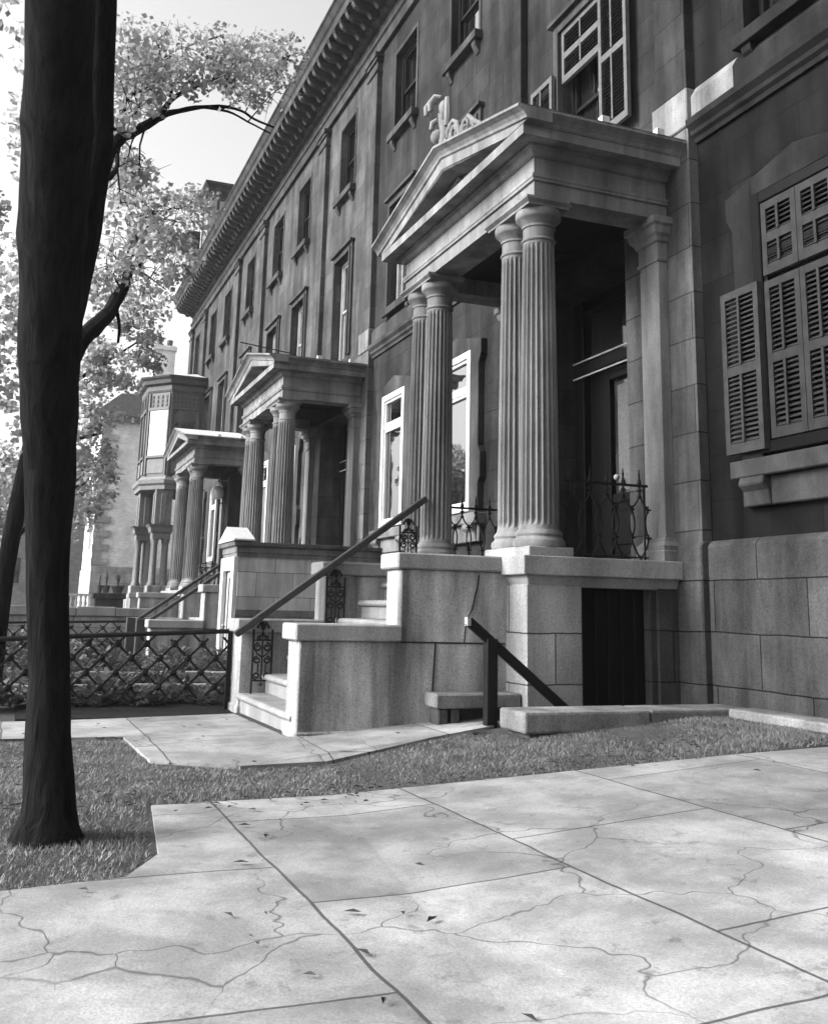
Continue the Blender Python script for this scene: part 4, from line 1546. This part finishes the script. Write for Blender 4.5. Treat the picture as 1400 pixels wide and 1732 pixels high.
# white balustrade, pedestal with pots
t = thing('white_balustrade', 'low white balustrade in front of the pale brick house', 'balustrade', (62, -3.2, -0.4), (62, -3.2, -0.4))
m = MB()
m.box(61.9, 62.1, -4.4, -1.9, 1.82, 1.95)
m.box(61.9, 62.1, -4.4, -1.9, 0.9, 1.05)
m.build('rail', WHITE, t)
for k in range(10):
    m = MB()
    m.lathe([(0.05, 1.05), (0.09, 1.1), (0.05, 1.2), (0.10, 1.4), (0.05, 1.65), (0.08, 1.78), (0.08, 1.82)], 62.0, -4.3 + k * 0.26, 8)
    m.build('baluster', WHITE, t)
m = MB()
m.box(61.85, 62.15, -4.5, -1.8, -0.5, 0.9)
m.build('base_wall', PALE, t)
t = thing('garden_pedestal', 'square dark stone pedestal carrying three plant pots left of the oriel', 'pedestal', (50, -4.2, -0.3), (50, -4.2, -0.3))
m = MB()
m.box(49.6, 50.4, -4.95, -3.65, -0.4, 1.65)
m.build('block', BASEW, t, 0.03)
m = MB()
m.box(49.5, 50.5, -5.05, -3.55, 1.65, 1.92)
m.build('cap', TRIM, t, 0.03)
def blade_plant(m, x, y, z, h, n, spread, w=0.03):
    for k in range(n):
        a = random.uniform(0, 6.28)
        b = random.uniform(0.1, 1) * spread
        hh = h * random.uniform(0.6, 1.0)
        pr = None
        i = len(m.v)
        for s_ in range(5):
            f = s_ / 4
            cx, cy_ = x + math.cos(a) * b * f * f, y + math.sin(a) * b * f * f
            cz = z + hh * (f - 0.25 * f * f * f * (b / max(spread, 1e-3)))
            ww = w * (1 - f) + 0.002
            m.v += [(cx - math.sin(a) * ww, cy_ + math.cos(a) * ww, cz), (cx + math.sin(a) * ww, cy_ - math.cos(a) * ww, cz)]
        for s_ in range(4):
            m.face([i + 2 * s_, i + 2 * s_ + 1, i + 2 * s_ + 3, i + 2 * s_ + 2], True)
for k, (yy, rr, hh, wd, lb) in enumerate(((-3.85, 0.13, 0.7, 0.1, 'small pot with a dark upright plant at the street end of the pedestal'), (-4.15, 0.17, 0.9, 0.2, 'middle clay pot of spiky leaves on the pedestal'), (-4.68, 0.28, 0.9, 0.4, 'widest bowl of bright leaves on the pedestal nearest the oriel'))):
    t = thing('flower_pot', lb, 'flower pot', (50, yy, 1.92), (50, yy, 1.92), 'plant pots on the pedestal')
    m = MB()
    m.lathe([(rr * 0.7, 1.92), (rr, 2.2), (rr * 1.1, 2.22), (rr * 1.1, 2.28), (rr * 0.8, 2.28)], 50, yy, 14)
    m.build('pot', TERRA, t)
    m = MB()
    blade_plant(m, 50, yy, 2.25, hh, 24, wd, 0.035)
    m.build('foliage', PLANT, t)

# wall lamp globe and a hanging plaque at the far portico
t = thing('porch_lamp', 'white globe lamp on the wall beside the far portico', 'lamp', (43.5, -8.3, 6.3), (43.5, -8.3, 6.3))
m = MB()
m.ball((43.5, -7.95, 6.3), 0.3, 18, 12)
m.build('globe', GLOBE, t)
m = MB()
m.tube([(43.5, -8.35, 5.9), (43.5, -8.1, 5.85), (43.5, -7.95, 6.0)], 0.03, 8)
m.build('arm', IRON, t)
t = thing('hanging_lantern', 'small dark iron lantern between the columns of the far portico', 'lantern', (41.6, -6.6, 4.6), (41.6, -6.6, 4.6))
m = MB()
m.lathe([(0.02, 4.35), (0.14, 4.45), (0.17, 4.9), (0.17, 5.3), (0.05, 5.5)], 41.6, -6.7, 8)
m.build('cage', IRON, t)
m = MB()
m.tube([(41.6, -6.7, 5.5), (41.6, -6.7, 7.3)], 0.015, 5)
m.build('chain', IRON, t)
t = thing('wall_rod', 'thin iron rod projecting from the wall above the second portico', 'rod', (33.3, -8.45, 10.3), (33.3, -8.45, 10.3))
m = MB()
m.tube([(33.3, -8.5, 10.25), (33.3, -6.55, 10.45)], 0.022, 6)
m.build('bar', IRON, t)

# ------------------------------------------------------------------ lattice garden fences
def fence(x, y0, y1, zt0, zt1, zb, label, sp=0.42):
    t = thing('lattice_fence', label, 'fence', (x, y0, zb), (x, y0, zb), 'iron lattice garden fences')
    m = MB()
    m.tube([(x, y0, zt0), (x, (y0 + y1) / 2, (zt0 + zt1) / 2 + 0.01), (x, y1, zt1)], 0.035, 8)
    m.build('top_rail', IRON, t)
    for yy, zz in ((y0, zt0), (y1, zt1)):
        m = MB()
        m.box(x - 0.03, x + 0.03, yy - 0.035, yy + 0.035, zb - 0.15, zz + 0.05)
        m.build('post', IRON, t)
    m = MB()
    Ht = zt0 - zb
    n = int((y1 - y0 + Ht) / sp) + 2
    top = lambda yy: zt0 + (zt1 - zt0) * (yy - y0) / (y1 - y0)
    slope = 1.0
    for fl in (1, -1):
        for k in range(-n, n * 2):
            c = k * sp
            pts = []
            for s_ in range(0, 41):
                yy = y0 + (y1 - y0) * s_ / 40
                zz = zb + fl * slope * (yy - y0) + c
                if zb + 0.02 <= zz <= top(yy):
                    pts.append((x + fl * 0.008, yy, zz))
            if len(pts) > 1:
                m.bar(pts[0], pts[-1], 0.02, 0.034)
    # rosettes where bars cross
    a = 0
    for i in range(-n, 2 * n):
        for j in range(-n, 2 * n):
            # zz = zb + u + i*sp ; zz = zb - u + j*sp
            u = (j - i) * sp / 2
            zz = zb + (j + i) * sp / 2
            yy = y0 + u
            if y0 + 0.05 < yy < y1 - 0.02 and zb + 0.1 < zz < top(yy) - 0.07:
                m.ball((x, yy, zz), 0.058, 8, 5, (0.5, 1, 1))
    m.build('lattice', IRON, t)
    return t
fence(15.78, -3.22, 1.3, 1.10, 0.88, 0.06, 'nearest black iron lattice fence running from the first steps to the street')
fence(29.7, -3.3, 1.3, 0.98, 0.86, -0.05, 'second lattice fence, behind the newel posts of the second steps')
fence(43.6, -3.3, -0.5, 0.95, 0.9, -0.05, 'farthest lattice fence, past the second garden')

# garden kerbs
for (xa, xb, ya, yb, z, lb) in ((17.2, 17.4, -3.2, 1.2, 0.20, 'pale stone kerb crossing the garden just behind the nearest lattice fence'),
                                (20.2, 20.4, -4.8, 1.2, 0.20, 'second stone kerb crossing the middle of the first garden'),
                                (33.2, 33.5, -6.0, 0.6, 0.25, 'stone kerb in the garden past the second steps')):
    m = MB()
    n = 6
    for k in range(n):
        m.box(xa, xb, ya + (yb - ya) * k / n + 0.012, ya + (yb - ya) * (k + 1) / n - 0.012, -0.2, z + random.uniform(-.01, .01))
    o = m.build('garden_kerb', COPE, None, 0.015)
    tag(o, lb, 'kerb', 'stone garden kerbs')
t = thing('garden_wall', 'low pale block wall behind the second lattice fence', 'wall', (38, -2.5, -0.4), (38, -2.5, -0.4))
m = MB()
m.box(38, 38.5, -4.9, 0.5, -0.5, 1.0)
m.build('wall', GRANJ, t, 0.02)
for k in range(4):
    m = MB()
    m.box(37.9, 38.6, -4.9 + k * 1.35 + 0.01, -4.9 + (k + 1) * 1.35 - 0.01, 1.0, 1.3 + 0.03 * (k % 2))
    m.build('coping', COPE, t, 0.02)

# ------------------------------------------------------------------ plants
def leafy(name, h, n, leaf, label):
    m = MB()
    for k in range(n):
        a = random.uniform(0, 6.28)
        rr = h * 0.6 * math.sqrt(random.random())
        z = h * (0.15 + 0.85 * random.random()) * (1 - 0.4 * rr / h)
        c = Vector((rr * math.cos(a), rr * math.sin(a), z))
        d = Vector((math.cos(a) + random.uniform(-.6, .6), math.sin(a) + random.uniform(-.6, .6), random.uniform(-0.3, 0.8))).normalized()
        u = d.cross(Vector((random.uniform(-.3, .3), random.uniform(-.3, .3), 1))).normalized()
        L_ = leaf * random.uniform(0.6, 1.3)
        W_ = L_ * 0.26
        i = len(m.v)
        nrm = d.cross(u) * L_ * 0.12
        m.v += [tuple(c), tuple(c + d * L_ * 0.35 + u * W_ + nrm), tuple(c + d * L_ * 0.8 + u * W_ * 0.6), tuple(c + d * L_), tuple(c + d * L_ * 0.8 - u * W_ * 0.6), tuple(c + d * L_ * 0.35 - u * W_ + nrm)]
        m.face([i, i + 1, i + 2, i + 3, i + 4, i + 5])
    for k in range(6):
        a = random.uniform(0, 6.28)
        m.tube([(0, 0, -0.05), (0.3 * h * math.cos(a) * .5, 0.3 * h * math.sin(a) * .5, h * 0.5), (0.45 * h * math.cos(a), 0.45 * h * math.sin(a), h * 0.85)], [0.012, 0.01, 0.004], 5)
    return m
protos = []
for q, (h, n, lf) in enumerate(((0.40, 150, 0.15), (0.32, 130, 0.13), (0.6, 260, 0.12), (0.45, 160, 0.17))):
    protos.append(leafy('p', h, n, lf, ''))
spots = []
rnd = random.Random(11)
for k in range(12):
    spots.append((16.35 + rnd.uniform(-0.2, 0.5), -2.95 + k * 0.34 + rnd.uniform(-.1, .1), (0, 3, 1)[k % 3], 'front'))
for k in range(12):
    spots.append((18.6 + rnd.uniform(-0.7, 0.9), -3.9 + k * 0.42 + rnd.uniform(-.2, .2), (2, 3, 0)[k % 3], 'middle'))
for k in range(12):
    spots.append((21.8 + rnd.uniform(-0.9, 1.3), -4.6 + k * 0.47 + rnd.uniform(-.2, .2), 2, 'back'))
meshes = {}
GL = {'front': 'broad-leaved plant in the front bed right behind the nearest lattice fence', 'middle': 'bushy plant between the two stone kerbs of the first garden', 'back': 'dark leafy shrub in the back of the first garden near the second steps'}
for (x, y, q, row) in spots:
    if q not in meshes:
        o = protos[q].build('garden_plant', PLANT)
        meshes[q] = o
    else:
        o = meshes[q].copy()
        COL.objects.link(o)
    s_ = rnd.uniform(0.8, 1.25) * (1.35 if row == 'back' else 1)
    o.location = Vector((x, y, gz(x, y) + 0.02)) * S
    o.scale = (s_, s_, s_)
    o.rotation_euler = (0, 0, rnd.uniform(0, 6.28))
    tag(o, GL[row], 'plant', 'plants in the %s row of the first garden' % row)
for k in range(8):
    o = meshes[2].copy()
    COL.objects.link(o)
    x, y = 31.2 + rnd.uniform(-0.6, 1.2), -3.8 + k * 0.62
    o.location = Vector((x, y, gz(x, y))) * S
    s_ = rnd.uniform(1.1, 1.8)
    o.scale = (s_, s_, s_)
    o.rotation_euler = (0, 0, rnd.uniform(0, 6.28))
    tag(o, 'leafy shrub in the bed behind the second lattice fence', 'plant', 'shrubs in the second garden')
for k in range(6):
    m = MB()
    x, y = 31.5 + (k % 2) * 0.7, -5.4 - 0.42 * k
    blade_plant(m, 0, 0, 0.0, 2.4, 26, 0.8, 0.05)
    o = m.build('spiky_plant', PLANT)
    o.location = Vector((x, y, 0.5)) * S
    tag(o, 'tall spiky plant growing beside the railing of the far steps', 'plant', 'spiky plants beside the second portico')

# grass blades: nearest lawn strip, verge by the tree, strip before the low wall
def inside(poly, x, y):
    c = False
    n = len(poly)
    for i in range(n):
        (x1, y1), (x2, y2) = poly[i], poly[(i + 1) % n]
        if (y1 > y) != (y2 > y) and x < (x2 - x1) * (y - y1) / (y2 - y1) + x1:
            c = not c
    return c
G1 = [(6.1, 0.2), (6.26, -0.72), (6.72, -0.95), (8.3, -1.1), (8.40, -2.6), (8.28, -4.6), (7.9, -6.4), (7.7, -8.2), (10.0, -8.4), (10.0, -5.3), (10.9, -5.25), (10.7, -4.6), (10.4, -3.9), (10.0, -3.1), (9.9, -2.2), (10.45, -1.45), (12.3, -1.38), (12.35, 1.3), (6.1, 1.3)]
m = MB()
rg = random.Random(3)
cnt = 0
while cnt < 125000:
    x, y = rg.uniform(6.0, 12.4), rg.uniform(-8.4, 1.3)
    if not inside(G1, x, y):
        continue
    if x > 10.3 and y > -1.3 and False:
        continue
    cnt += 1
    z = gz(x, y) + noise.noise(Vector((x * 0.8, y * 0.8, 3))) * 0.02
    h = rg.uniform(0.015, 0.045) * (0.8 + 0.5 * noise.noise(Vector((x, y, 9))))
    a = rg.uniform(0, 6.28)
    w = 0.0055
    if noise.noise(Vector((x * 1.7, y * 1.7, 4))) < -0.3 and rg.random() < 0.45:
        continue
    dx, dy = math.cos(a), math.sin(a)
    lx, ly = rg.uniform(-.04, .04), rg.uniform(-.04, .04)
    i = len(m.v)
    m.v += [(x - dx * w, y - dy * w, z - 0.01), (x + dx * w, y + dy * w, z - 0.01), (x + lx, y + ly, z + h)]
    m.face([i, i + 1, i + 2])
o = m.build('grass', GRASSM)
tag(o, 'short mown lawn grass in front of the low wall and path', 'grass', None, 'stuff')
# fallen leaves on the path
m = MB()
rl = random.Random(21)
for k in range(420):
    x, y = rl.uniform(3.0, 14), rl.uniform(-6.5, 1.2)
    if rl.random() < 0.5:
        x, y = rl.uniform(7.8, 8.8), rl.uniform(-6.5, 1.2)
    z = gz(x, y) + 0.045
    a = rl.uniform(0, 6.28)
    L_ = rl.uniform(0.02, 0.055)
    dx, dy = math.cos(a) * L_, math.sin(a) * L_
    i = len(m.v)
    m.v += [(x - dx, y - dy, z), (x - dy * 0.4, y + dx * 0.4, z + 0.012), (x + dx, y + dy, z + 0.004), (x + dy * 0.4, y - dx * 0.4, z + 0.01)]
    m.face([i, i + 1, i + 2, i + 3])
o = m.build('leaf_litter', RAILW)
tag(o, 'small fallen leaves scattered over paving and grass', 'leaf litter', None, 'stuff')

# ------------------------------------------------------------------ trees
def smooth_path(pts, sub=4):
    out = []
    P = [Vector(p) for p in pts]
    for k in range(len(P) - 1):
        p0, p1, p2, p3 = P[max(k - 1, 0)], P[k], P[k + 1], P[min(k + 2, len(P) - 1)]
        for s_ in range(sub):
            t_ = s_ / sub
            out.append(0.5 * ((2 * p1) + (p2 - p0) * t_ + (2 * p0 - 5 * p1 + 4 * p2 - p3) * t_ * t_ + (3 * p1 - p0 - 3 * p2 + p3) * t_ ** 3))
    out.append(P[-1])
    return out
def twigs(parent, clumps, branches, r):
    m = MB()
    pts = [Vector(p[:3]) for b in branches for p in smooth_path([q[:3] for q in b])]
    for (cx, cy_, cz, rad) in clumps:
        c = Vector((cx, cy_, cz))
        q = min(pts, key=lambda p: (p - c).length)
        mid = (q + c) / 2 + Vector((r.uniform(-.1, .1), r.uniform(-.1, .1), r.uniform(-.02, .12)))
        m.tube([tuple(q), tuple(mid), tuple(c)], [0.012, 0.009, 0.006], 4)
        for k in range(9):
            d = Vector((r.gauss(0, 1), r.gauss(0, 1), r.gauss(0, 1))).normalized() * rad * r.uniform(0.7, 1.25)
            s0 = mid.lerp(c, r.random())
            m.tube([tuple(s0), tuple(s0 + d * 0.5 + Vector((0, 0, 0.03))), tuple(s0 + d)], [0.006, 0.004, 0.002], 3)
    tag(m.build('twigs', BARK, parent), kind='stuff')
def nearer(cl, f, g):
    return [(a * f, b * f, 1.5 + (c - 1.5) * f, d * f * g) for a, b, c, d in cl]
def leaves(m, clumps, dens, size, r, seedv=1):
    for (cx, cy_, cz, rad) in clumps:
        n = int(dens * (rad / 0.35) ** 2)
        for k in range(n):
            d = Vector((r.gauss(0, 1), r.gauss(0, 1), r.gauss(0, 1))).normalized() * rad * (r.random() ** 0.45)
            c = Vector((cx, cy_, cz)) + Vector((d.x * 1.35, d.y * 1.0, d.z * 0.95))
            if noise.noise(c * 4.2) + 0.6 * noise.noise(c * 1.7) < 0.06:
                continue
            ax = Vector((r.uniform(-1, 1), r.uniform(-1, 1), r.uniform(-1, 0.3))).normalized()
            bx = ax.cross(Vector((r.uniform(-1, 1), r.uniform(-1, 1), r.uniform(-1, 1)))).normalized()
            L_ = size * r.uniform(0.45, 1.6)
            W_ = L_ * 0.42
            i = len(m.v)
            m.v += [tuple(c), tuple(c + ax * L_ * 0.45 + bx * W_), tuple(c + ax * L_), tuple(c + ax * L_ * 0.45 - bx * W_)]
            m.face([i, i + 1, i + 2, i + 3])
CL = [(13.97, -0.92, 9.25, 0.55), (14.74, -1.32, 9.86, 0.47), (15.51, -1.81, 10.46, 0.49), (16.3, -2.37, 10.97, 0.47), (17.03, -2.96, 11.57, 0.49), (17.83, -3.63, 11.98, 0.49), (18.49, -4.19, 12.67, 0.42), (17.97, -3.99, 11.62, 0.37), (17.29, -3.39, 10.95, 0.25), (13.3, -0.84, 8.38, 0.35), (14.1, -1.13, 8.98, 0.33), (12.59, -0.75, 7.58, 0.17), (14.8, -1.95, 9.63, 0.23), (16.41, -2.78, 10.66, 0.34), (14.59, -1.0, 7.99, 0.26), (14.69, -1.21, 7.73, 0.37), (13.91, -0.92, 7.05, 0.37), (15.76, -1.47, 7.71, 0.44), (14.98, -1.21, 6.99, 0.44), (16.64, -1.75, 8.14, 0.32), (16.66, -2.06, 7.99, 0.37), (17.44, -2.45, 8.63, 0.34), (18.3, -2.8, 9.08, 0.27), (17.67, -2.48, 8.03, 0.34), (16.83, -1.91, 7.59, 0.44), (14.14, -0.83, 6.45, 0.35), (14.24, -0.83, 6.13, 0.31), (16.07, -1.48, 6.85, 0.4), (16.92, -2.1, 7.27, 0.3), (15.27, -1.17, 6.12, 0.37), (14.35, -0.74, 5.79, 0.27), (17.16, -1.77, 6.65, 0.34), (17.06, -2.0, 6.87, 0.17)]
CL2 = [(14.55, -0.81, 5.06, 0.23), (16.34, -1.34, 6.0, 0.28), (17.3, -1.78, 6.15, 0.3), (17.41, -1.67, 5.74, 0.3), (15.56, -1.11, 5.06, 0.33), (14.64, -0.82, 4.65, 0.29), (17.42, -1.95, 5.61, 0.2), (16.57, -1.44, 5.01, 0.21), (15.71, -0.83, 4.41, 0.31), (16.69, -1.16, 4.51, 0.28), (15.79, -0.83, 3.96, 0.28), (16.8, -1.09, 3.84, 0.3), (15.86, -0.88, 3.42, 0.28), (17.83, -1.28, 3.63, 0.27), (16.9, -1.02, 3.07, 0.28), (18.85, -1.43, 3.43, 0.18), (16.93, -0.96, 2.69, 0.21)]
rt = random.Random(5)
TR = [(7.36, -0.36, -0.15, 0.31), (7.37, -0.36, 0.0, 0.22), (7.39, -0.36, 0.2, 0.17), (7.46, -0.31, 0.78, 0.14), (7.5, -0.24, 1.56, 0.145), (7.45, -0.17, 2.38, 0.175), (7.3, -0.09, 3.21, 0.219), (7.16, -0.03, 4.03, 0.226), (7.03, 0.0, 4.64, 0.238), (6.81, 0.05, 5.3, 0.241), (6.62, 0.1, 5.81, 0.235), (6.36, 0.15, 6.34, 0.214)]
LIMB = [(7.36, -0.12, 3.4, 0.158), (7.49, -0.20, 3.99, 0.146), (7.56, -0.27, 4.4, 0.116), (7.55, -0.29, 4.94, 0.114), (7.39, -0.24, 5.69, 0.111), (7.25, -0.2, 6.3, 0.104), (7.16, -0.16, 6.95, 0.091)]
BR = [[(7.64, -0.32, 4.73, 0.064), (8.16, -0.44, 5.27, 0.054), (8.99, -0.65, 5.82, 0.048), (9.8, -0.93, 6.4, 0.046), (10.64, -1.16, 6.93, 0.036), (11.43, -1.6, 7.48, 0.027), (12.23, -2.13, 7.98, 0.021), (13.1, -2.59, 8.34, 0.018), (13.52, -2.96, 8.48, 0.014)],
      [(9.8, -0.93, 6.4, 0.033), (10.14, -1.09, 6.81, 0.027), (10.49, -1.32, 7.18, 0.021), (11.24, -1.72, 7.81, 0.019), (11.52, -1.89, 8.28, 0.016), (11.83, -1.87, 8.75, 0.013)],
      [(10.13, -1.09, 6.84, 0.021), (10.03, -1.05, 7.02, 0.017), (10.21, -0.96, 7.34, 0.014), (10.29, -0.88, 7.61, 0.011)],
      [(11.43, -1.6, 7.48, 0.019), (11.83, -1.99, 7.7, 0.016), (12.26, -2.34, 7.84, 0.013), (13.13, -2.82, 8.18, 0.013)],
      [(7.5, -0.23, 3.22, 0.078), (7.75, -0.32, 3.47, 0.071), (8.48, -0.48, 3.81, 0.068), (9.19, -0.63, 4.21, 0.063), (9.97, -0.78, 4.71, 0.05), (10.81, -0.88, 5.32, 0.034), (11.62, -1.02, 5.99, 0.026), (13.2, -0.95, 6.6, 0.015), (14.6, -1.1, 7.0, 0.008)],
      [(9.19, -0.63, 4.21, 0.023), (9.53, -0.71, 4.09, 0.015), (9.67, -0.72, 3.95, 0.012)],
      [(7.54, -0.33, 4.7, 0.039), (8.25, -0.48, 5.07, 0.021), (9.03, -0.55, 5.77, 0.018), (9.75, -0.76, 6.54, 0.016)],
      [(11.83, -1.87, 8.75, 0.013), (13.0, -1.6, 9.2, 0.012), (14.5, -1.8, 9.9, 0.01), (16.4, -2.6, 10.8, 0.006)],
      [(10.81, -0.88, 5.32, 0.028), (13.0, -0.9, 5.6, 0.02), (15.2, -1.2, 6.0, 0.012), (17.0, -1.7, 6.5, 0.008)]]
def limb(m, pts4, n=14, wob=0.0):
    pp = smooth_path([p[:3] for p in pts4])
    rr = smooth_path([(p[3], 0, 0) for p in pts4])
    rings_r = [max(0.004, r[0]) * (1 + wob * noise.noise(Vector(p) * 3)) for p, r in zip(pp, rr)]
    m.tube([tuple(p + Vector((noise.noise(p * 2.1), noise.noise(p * 2.1 + Vector((5, 5, 5))), 0)) * wob * 0.1) for p in pp], rings_r, n)
t = thing('street_tree', 'dark leaning tree trunk rising through the left edge, closest to the viewer', 'tree', (7.36, -0.29, -0.1), (7.36, -0.29, -0.1))
m = MB()
limb(m, TR, 24, 0.12)
m.build('trunk', BARK, t)
m = MB()
limb(m, LIMB, 18, 0.1)
m.build('limb', BARK, t)
for b in BR:
    m = MB()
    limb(m, b, 8, 0.2)
    m.build('branch', BARK, t)
m = MB()
twigs(t, nearer(CL, 0.66, 1.3), BR, rt)
leaves(m, nearer(CL, 0.66, 1.3), 800, 0.052, rt)
ex = []
for k in range(40):
    ex.append((rt.uniform(4, 15), rt.uniform(0.8, 5.5), rt.uniform(6.5, 12), rt.uniform(0.4, 0.8)))
leaves(m, ex, 200, 0.08, rt)
m.build('crown', LEAF, t)
t = thing('street_tree', 'second tree with drooping foliage in front of the pale brick house', 'tree', (17.6, 0.1, -0.1), (17.6, 0.1, -0.1))
m = MB()
limb(m, [(17.6, 0.2, -0.2, 0.2), (17.6, 0.15, 1.5, 0.15), (17.5, 0.0, 3.5, 0.13), (17.3, -0.3, 5.5, 0.1), (17.2, -0.8, 7.0, 0.05)], 14, 0.1)
m.build('trunk', BARK, t)
for b in ([(17.5, 0.0, 3.5, 0.05), (17.3, -0.7, 4.1, 0.035), (16.8, -1.1, 4.2, 0.02)], [(17.4, -0.2, 4.8, 0.05), (17.2, -1.0, 5.4, 0.03), (17.2, -1.6, 5.9, 0.015)], [(17.6, 0.1, 2.4, 0.04), (17.3, -0.6, 3.2, 0.03), (17.5, -1.1, 3.5, 0.015)]):
    m = MB()
    limb(m, b, 8, 0.2)
    m.build('branch', BARK, t)
m = MB()
twigs(t, CL2, [[(17.6, 0.2, 2), (17.5, -0.4, 3.5), (17.2, -0.8, 5), (17.2, -0.8, 7.0)]], rt)
leaves(m, [(a, b, c, d * 1.15) for a, b, c, d in CL2], 700, 0.07, rt)
leaves(m, [(rt.uniform(15.5, 20), rt.uniform(-0.5, 3.8), rt.uniform(4, 10.5), rt.uniform(0.5, 0.9)) for k in range(46)], 150, 0.10, rt)
m.build('crown', LEAF2, t)
# trees across the street (they show in the window panes)
def round_tree(x, y, h, cr, label, seedv):
    r = random.Random(seedv)
    z0 = -0.1
    t = thing('street_tree', label, 'tree', (x, y, z0), (x, y, z0), 'trees across the street')
    m = MB()
    limb(m, [(x, y, z0 - 0.1, 0.35), (x + 0.1, y, h * 0.25, 0.26), (x, y + 0.1, h * 0.45, 0.2), (x, y, h * 0.75, 0.08)], 12, 0.1)
    m.build('trunk', BARK, t)
    cl = []
    for k in range(46):
        d = Vector((r.gauss(0, 1), r.gauss(0, 1), r.gauss(0, 1))).normalized() * (r.random() ** 0.5)
        cl.append((x + d.x * cr, y + d.y * cr, h * 0.68 + d.z * h * 0.32, r.uniform(0.6, 1.1)))
    for k in range(7):
        c = cl[k * 5]
        mm = MB()
        limb(mm, [(x, y, h * 0.35, 0.12), ((x + c[0]) / 2, (y + c[1]) / 2, (h * 0.4 + c[2]) / 2, 0.07), (c[0], c[1], c[2], 0.03)], 8, 0.2)
        mm.build('branch', BARK, t)
    m = MB()
    leaves(m, cl, 42, 0.26, r)
    m.build('crown', LEAF, t)
round_tree(38, 15, 13, 4.5, 'round tree across the street opposite the second portico', 1)
round_tree(52, 14, 12, 4.0, 'round tree across the street farther down', 2)
round_tree(66, 3.0, 12, 3.6, 'tree on the pavement far down the street', 3)
round_tree(50, 5.5, 11, 2.8, 'slim tree on the near pavement in front of the oriel house', 7)
round_tree(24, 17, 12, 4.2, 'round tree across the street nearest the viewer', 4)
print('objects', len(bpy.data.objects))

round_tree(-4.5, 2.6, 11, 4.6, 'broad unseen tree added behind the viewpoint to block sky light', 5)  # this tree and the next: unseen, added to cut sky light from behind
round_tree(-12, -1.5, 12, 5.0, 'second unseen tree added behind the viewpoint to darken the side faces', 6)
# ------------------------------------------------------------------ haze
hm = bpy.data.materials.new('haze')
hm.use_nodes = True
hn = hm.node_tree
hn.nodes.clear()
ho = hn.nodes.new('ShaderNodeOutputMaterial')
hv = hn.nodes.new('ShaderNodeVolumePrincipled')
hv.inputs['Color'].default_value = (0.95, 0.95, 0.95, 1)
hv.inputs['Density'].default_value = 0.0006
hv.inputs['Anisotropy'].default_value = 0.35
hn.links.new(hv.outputs[0], ho.inputs['Volume'])
m = MB()
m.box(-905, 905, -905, 905, -2.2, 26.5)
o = m.build('haze', hm)
tag(o, kind='stuff')
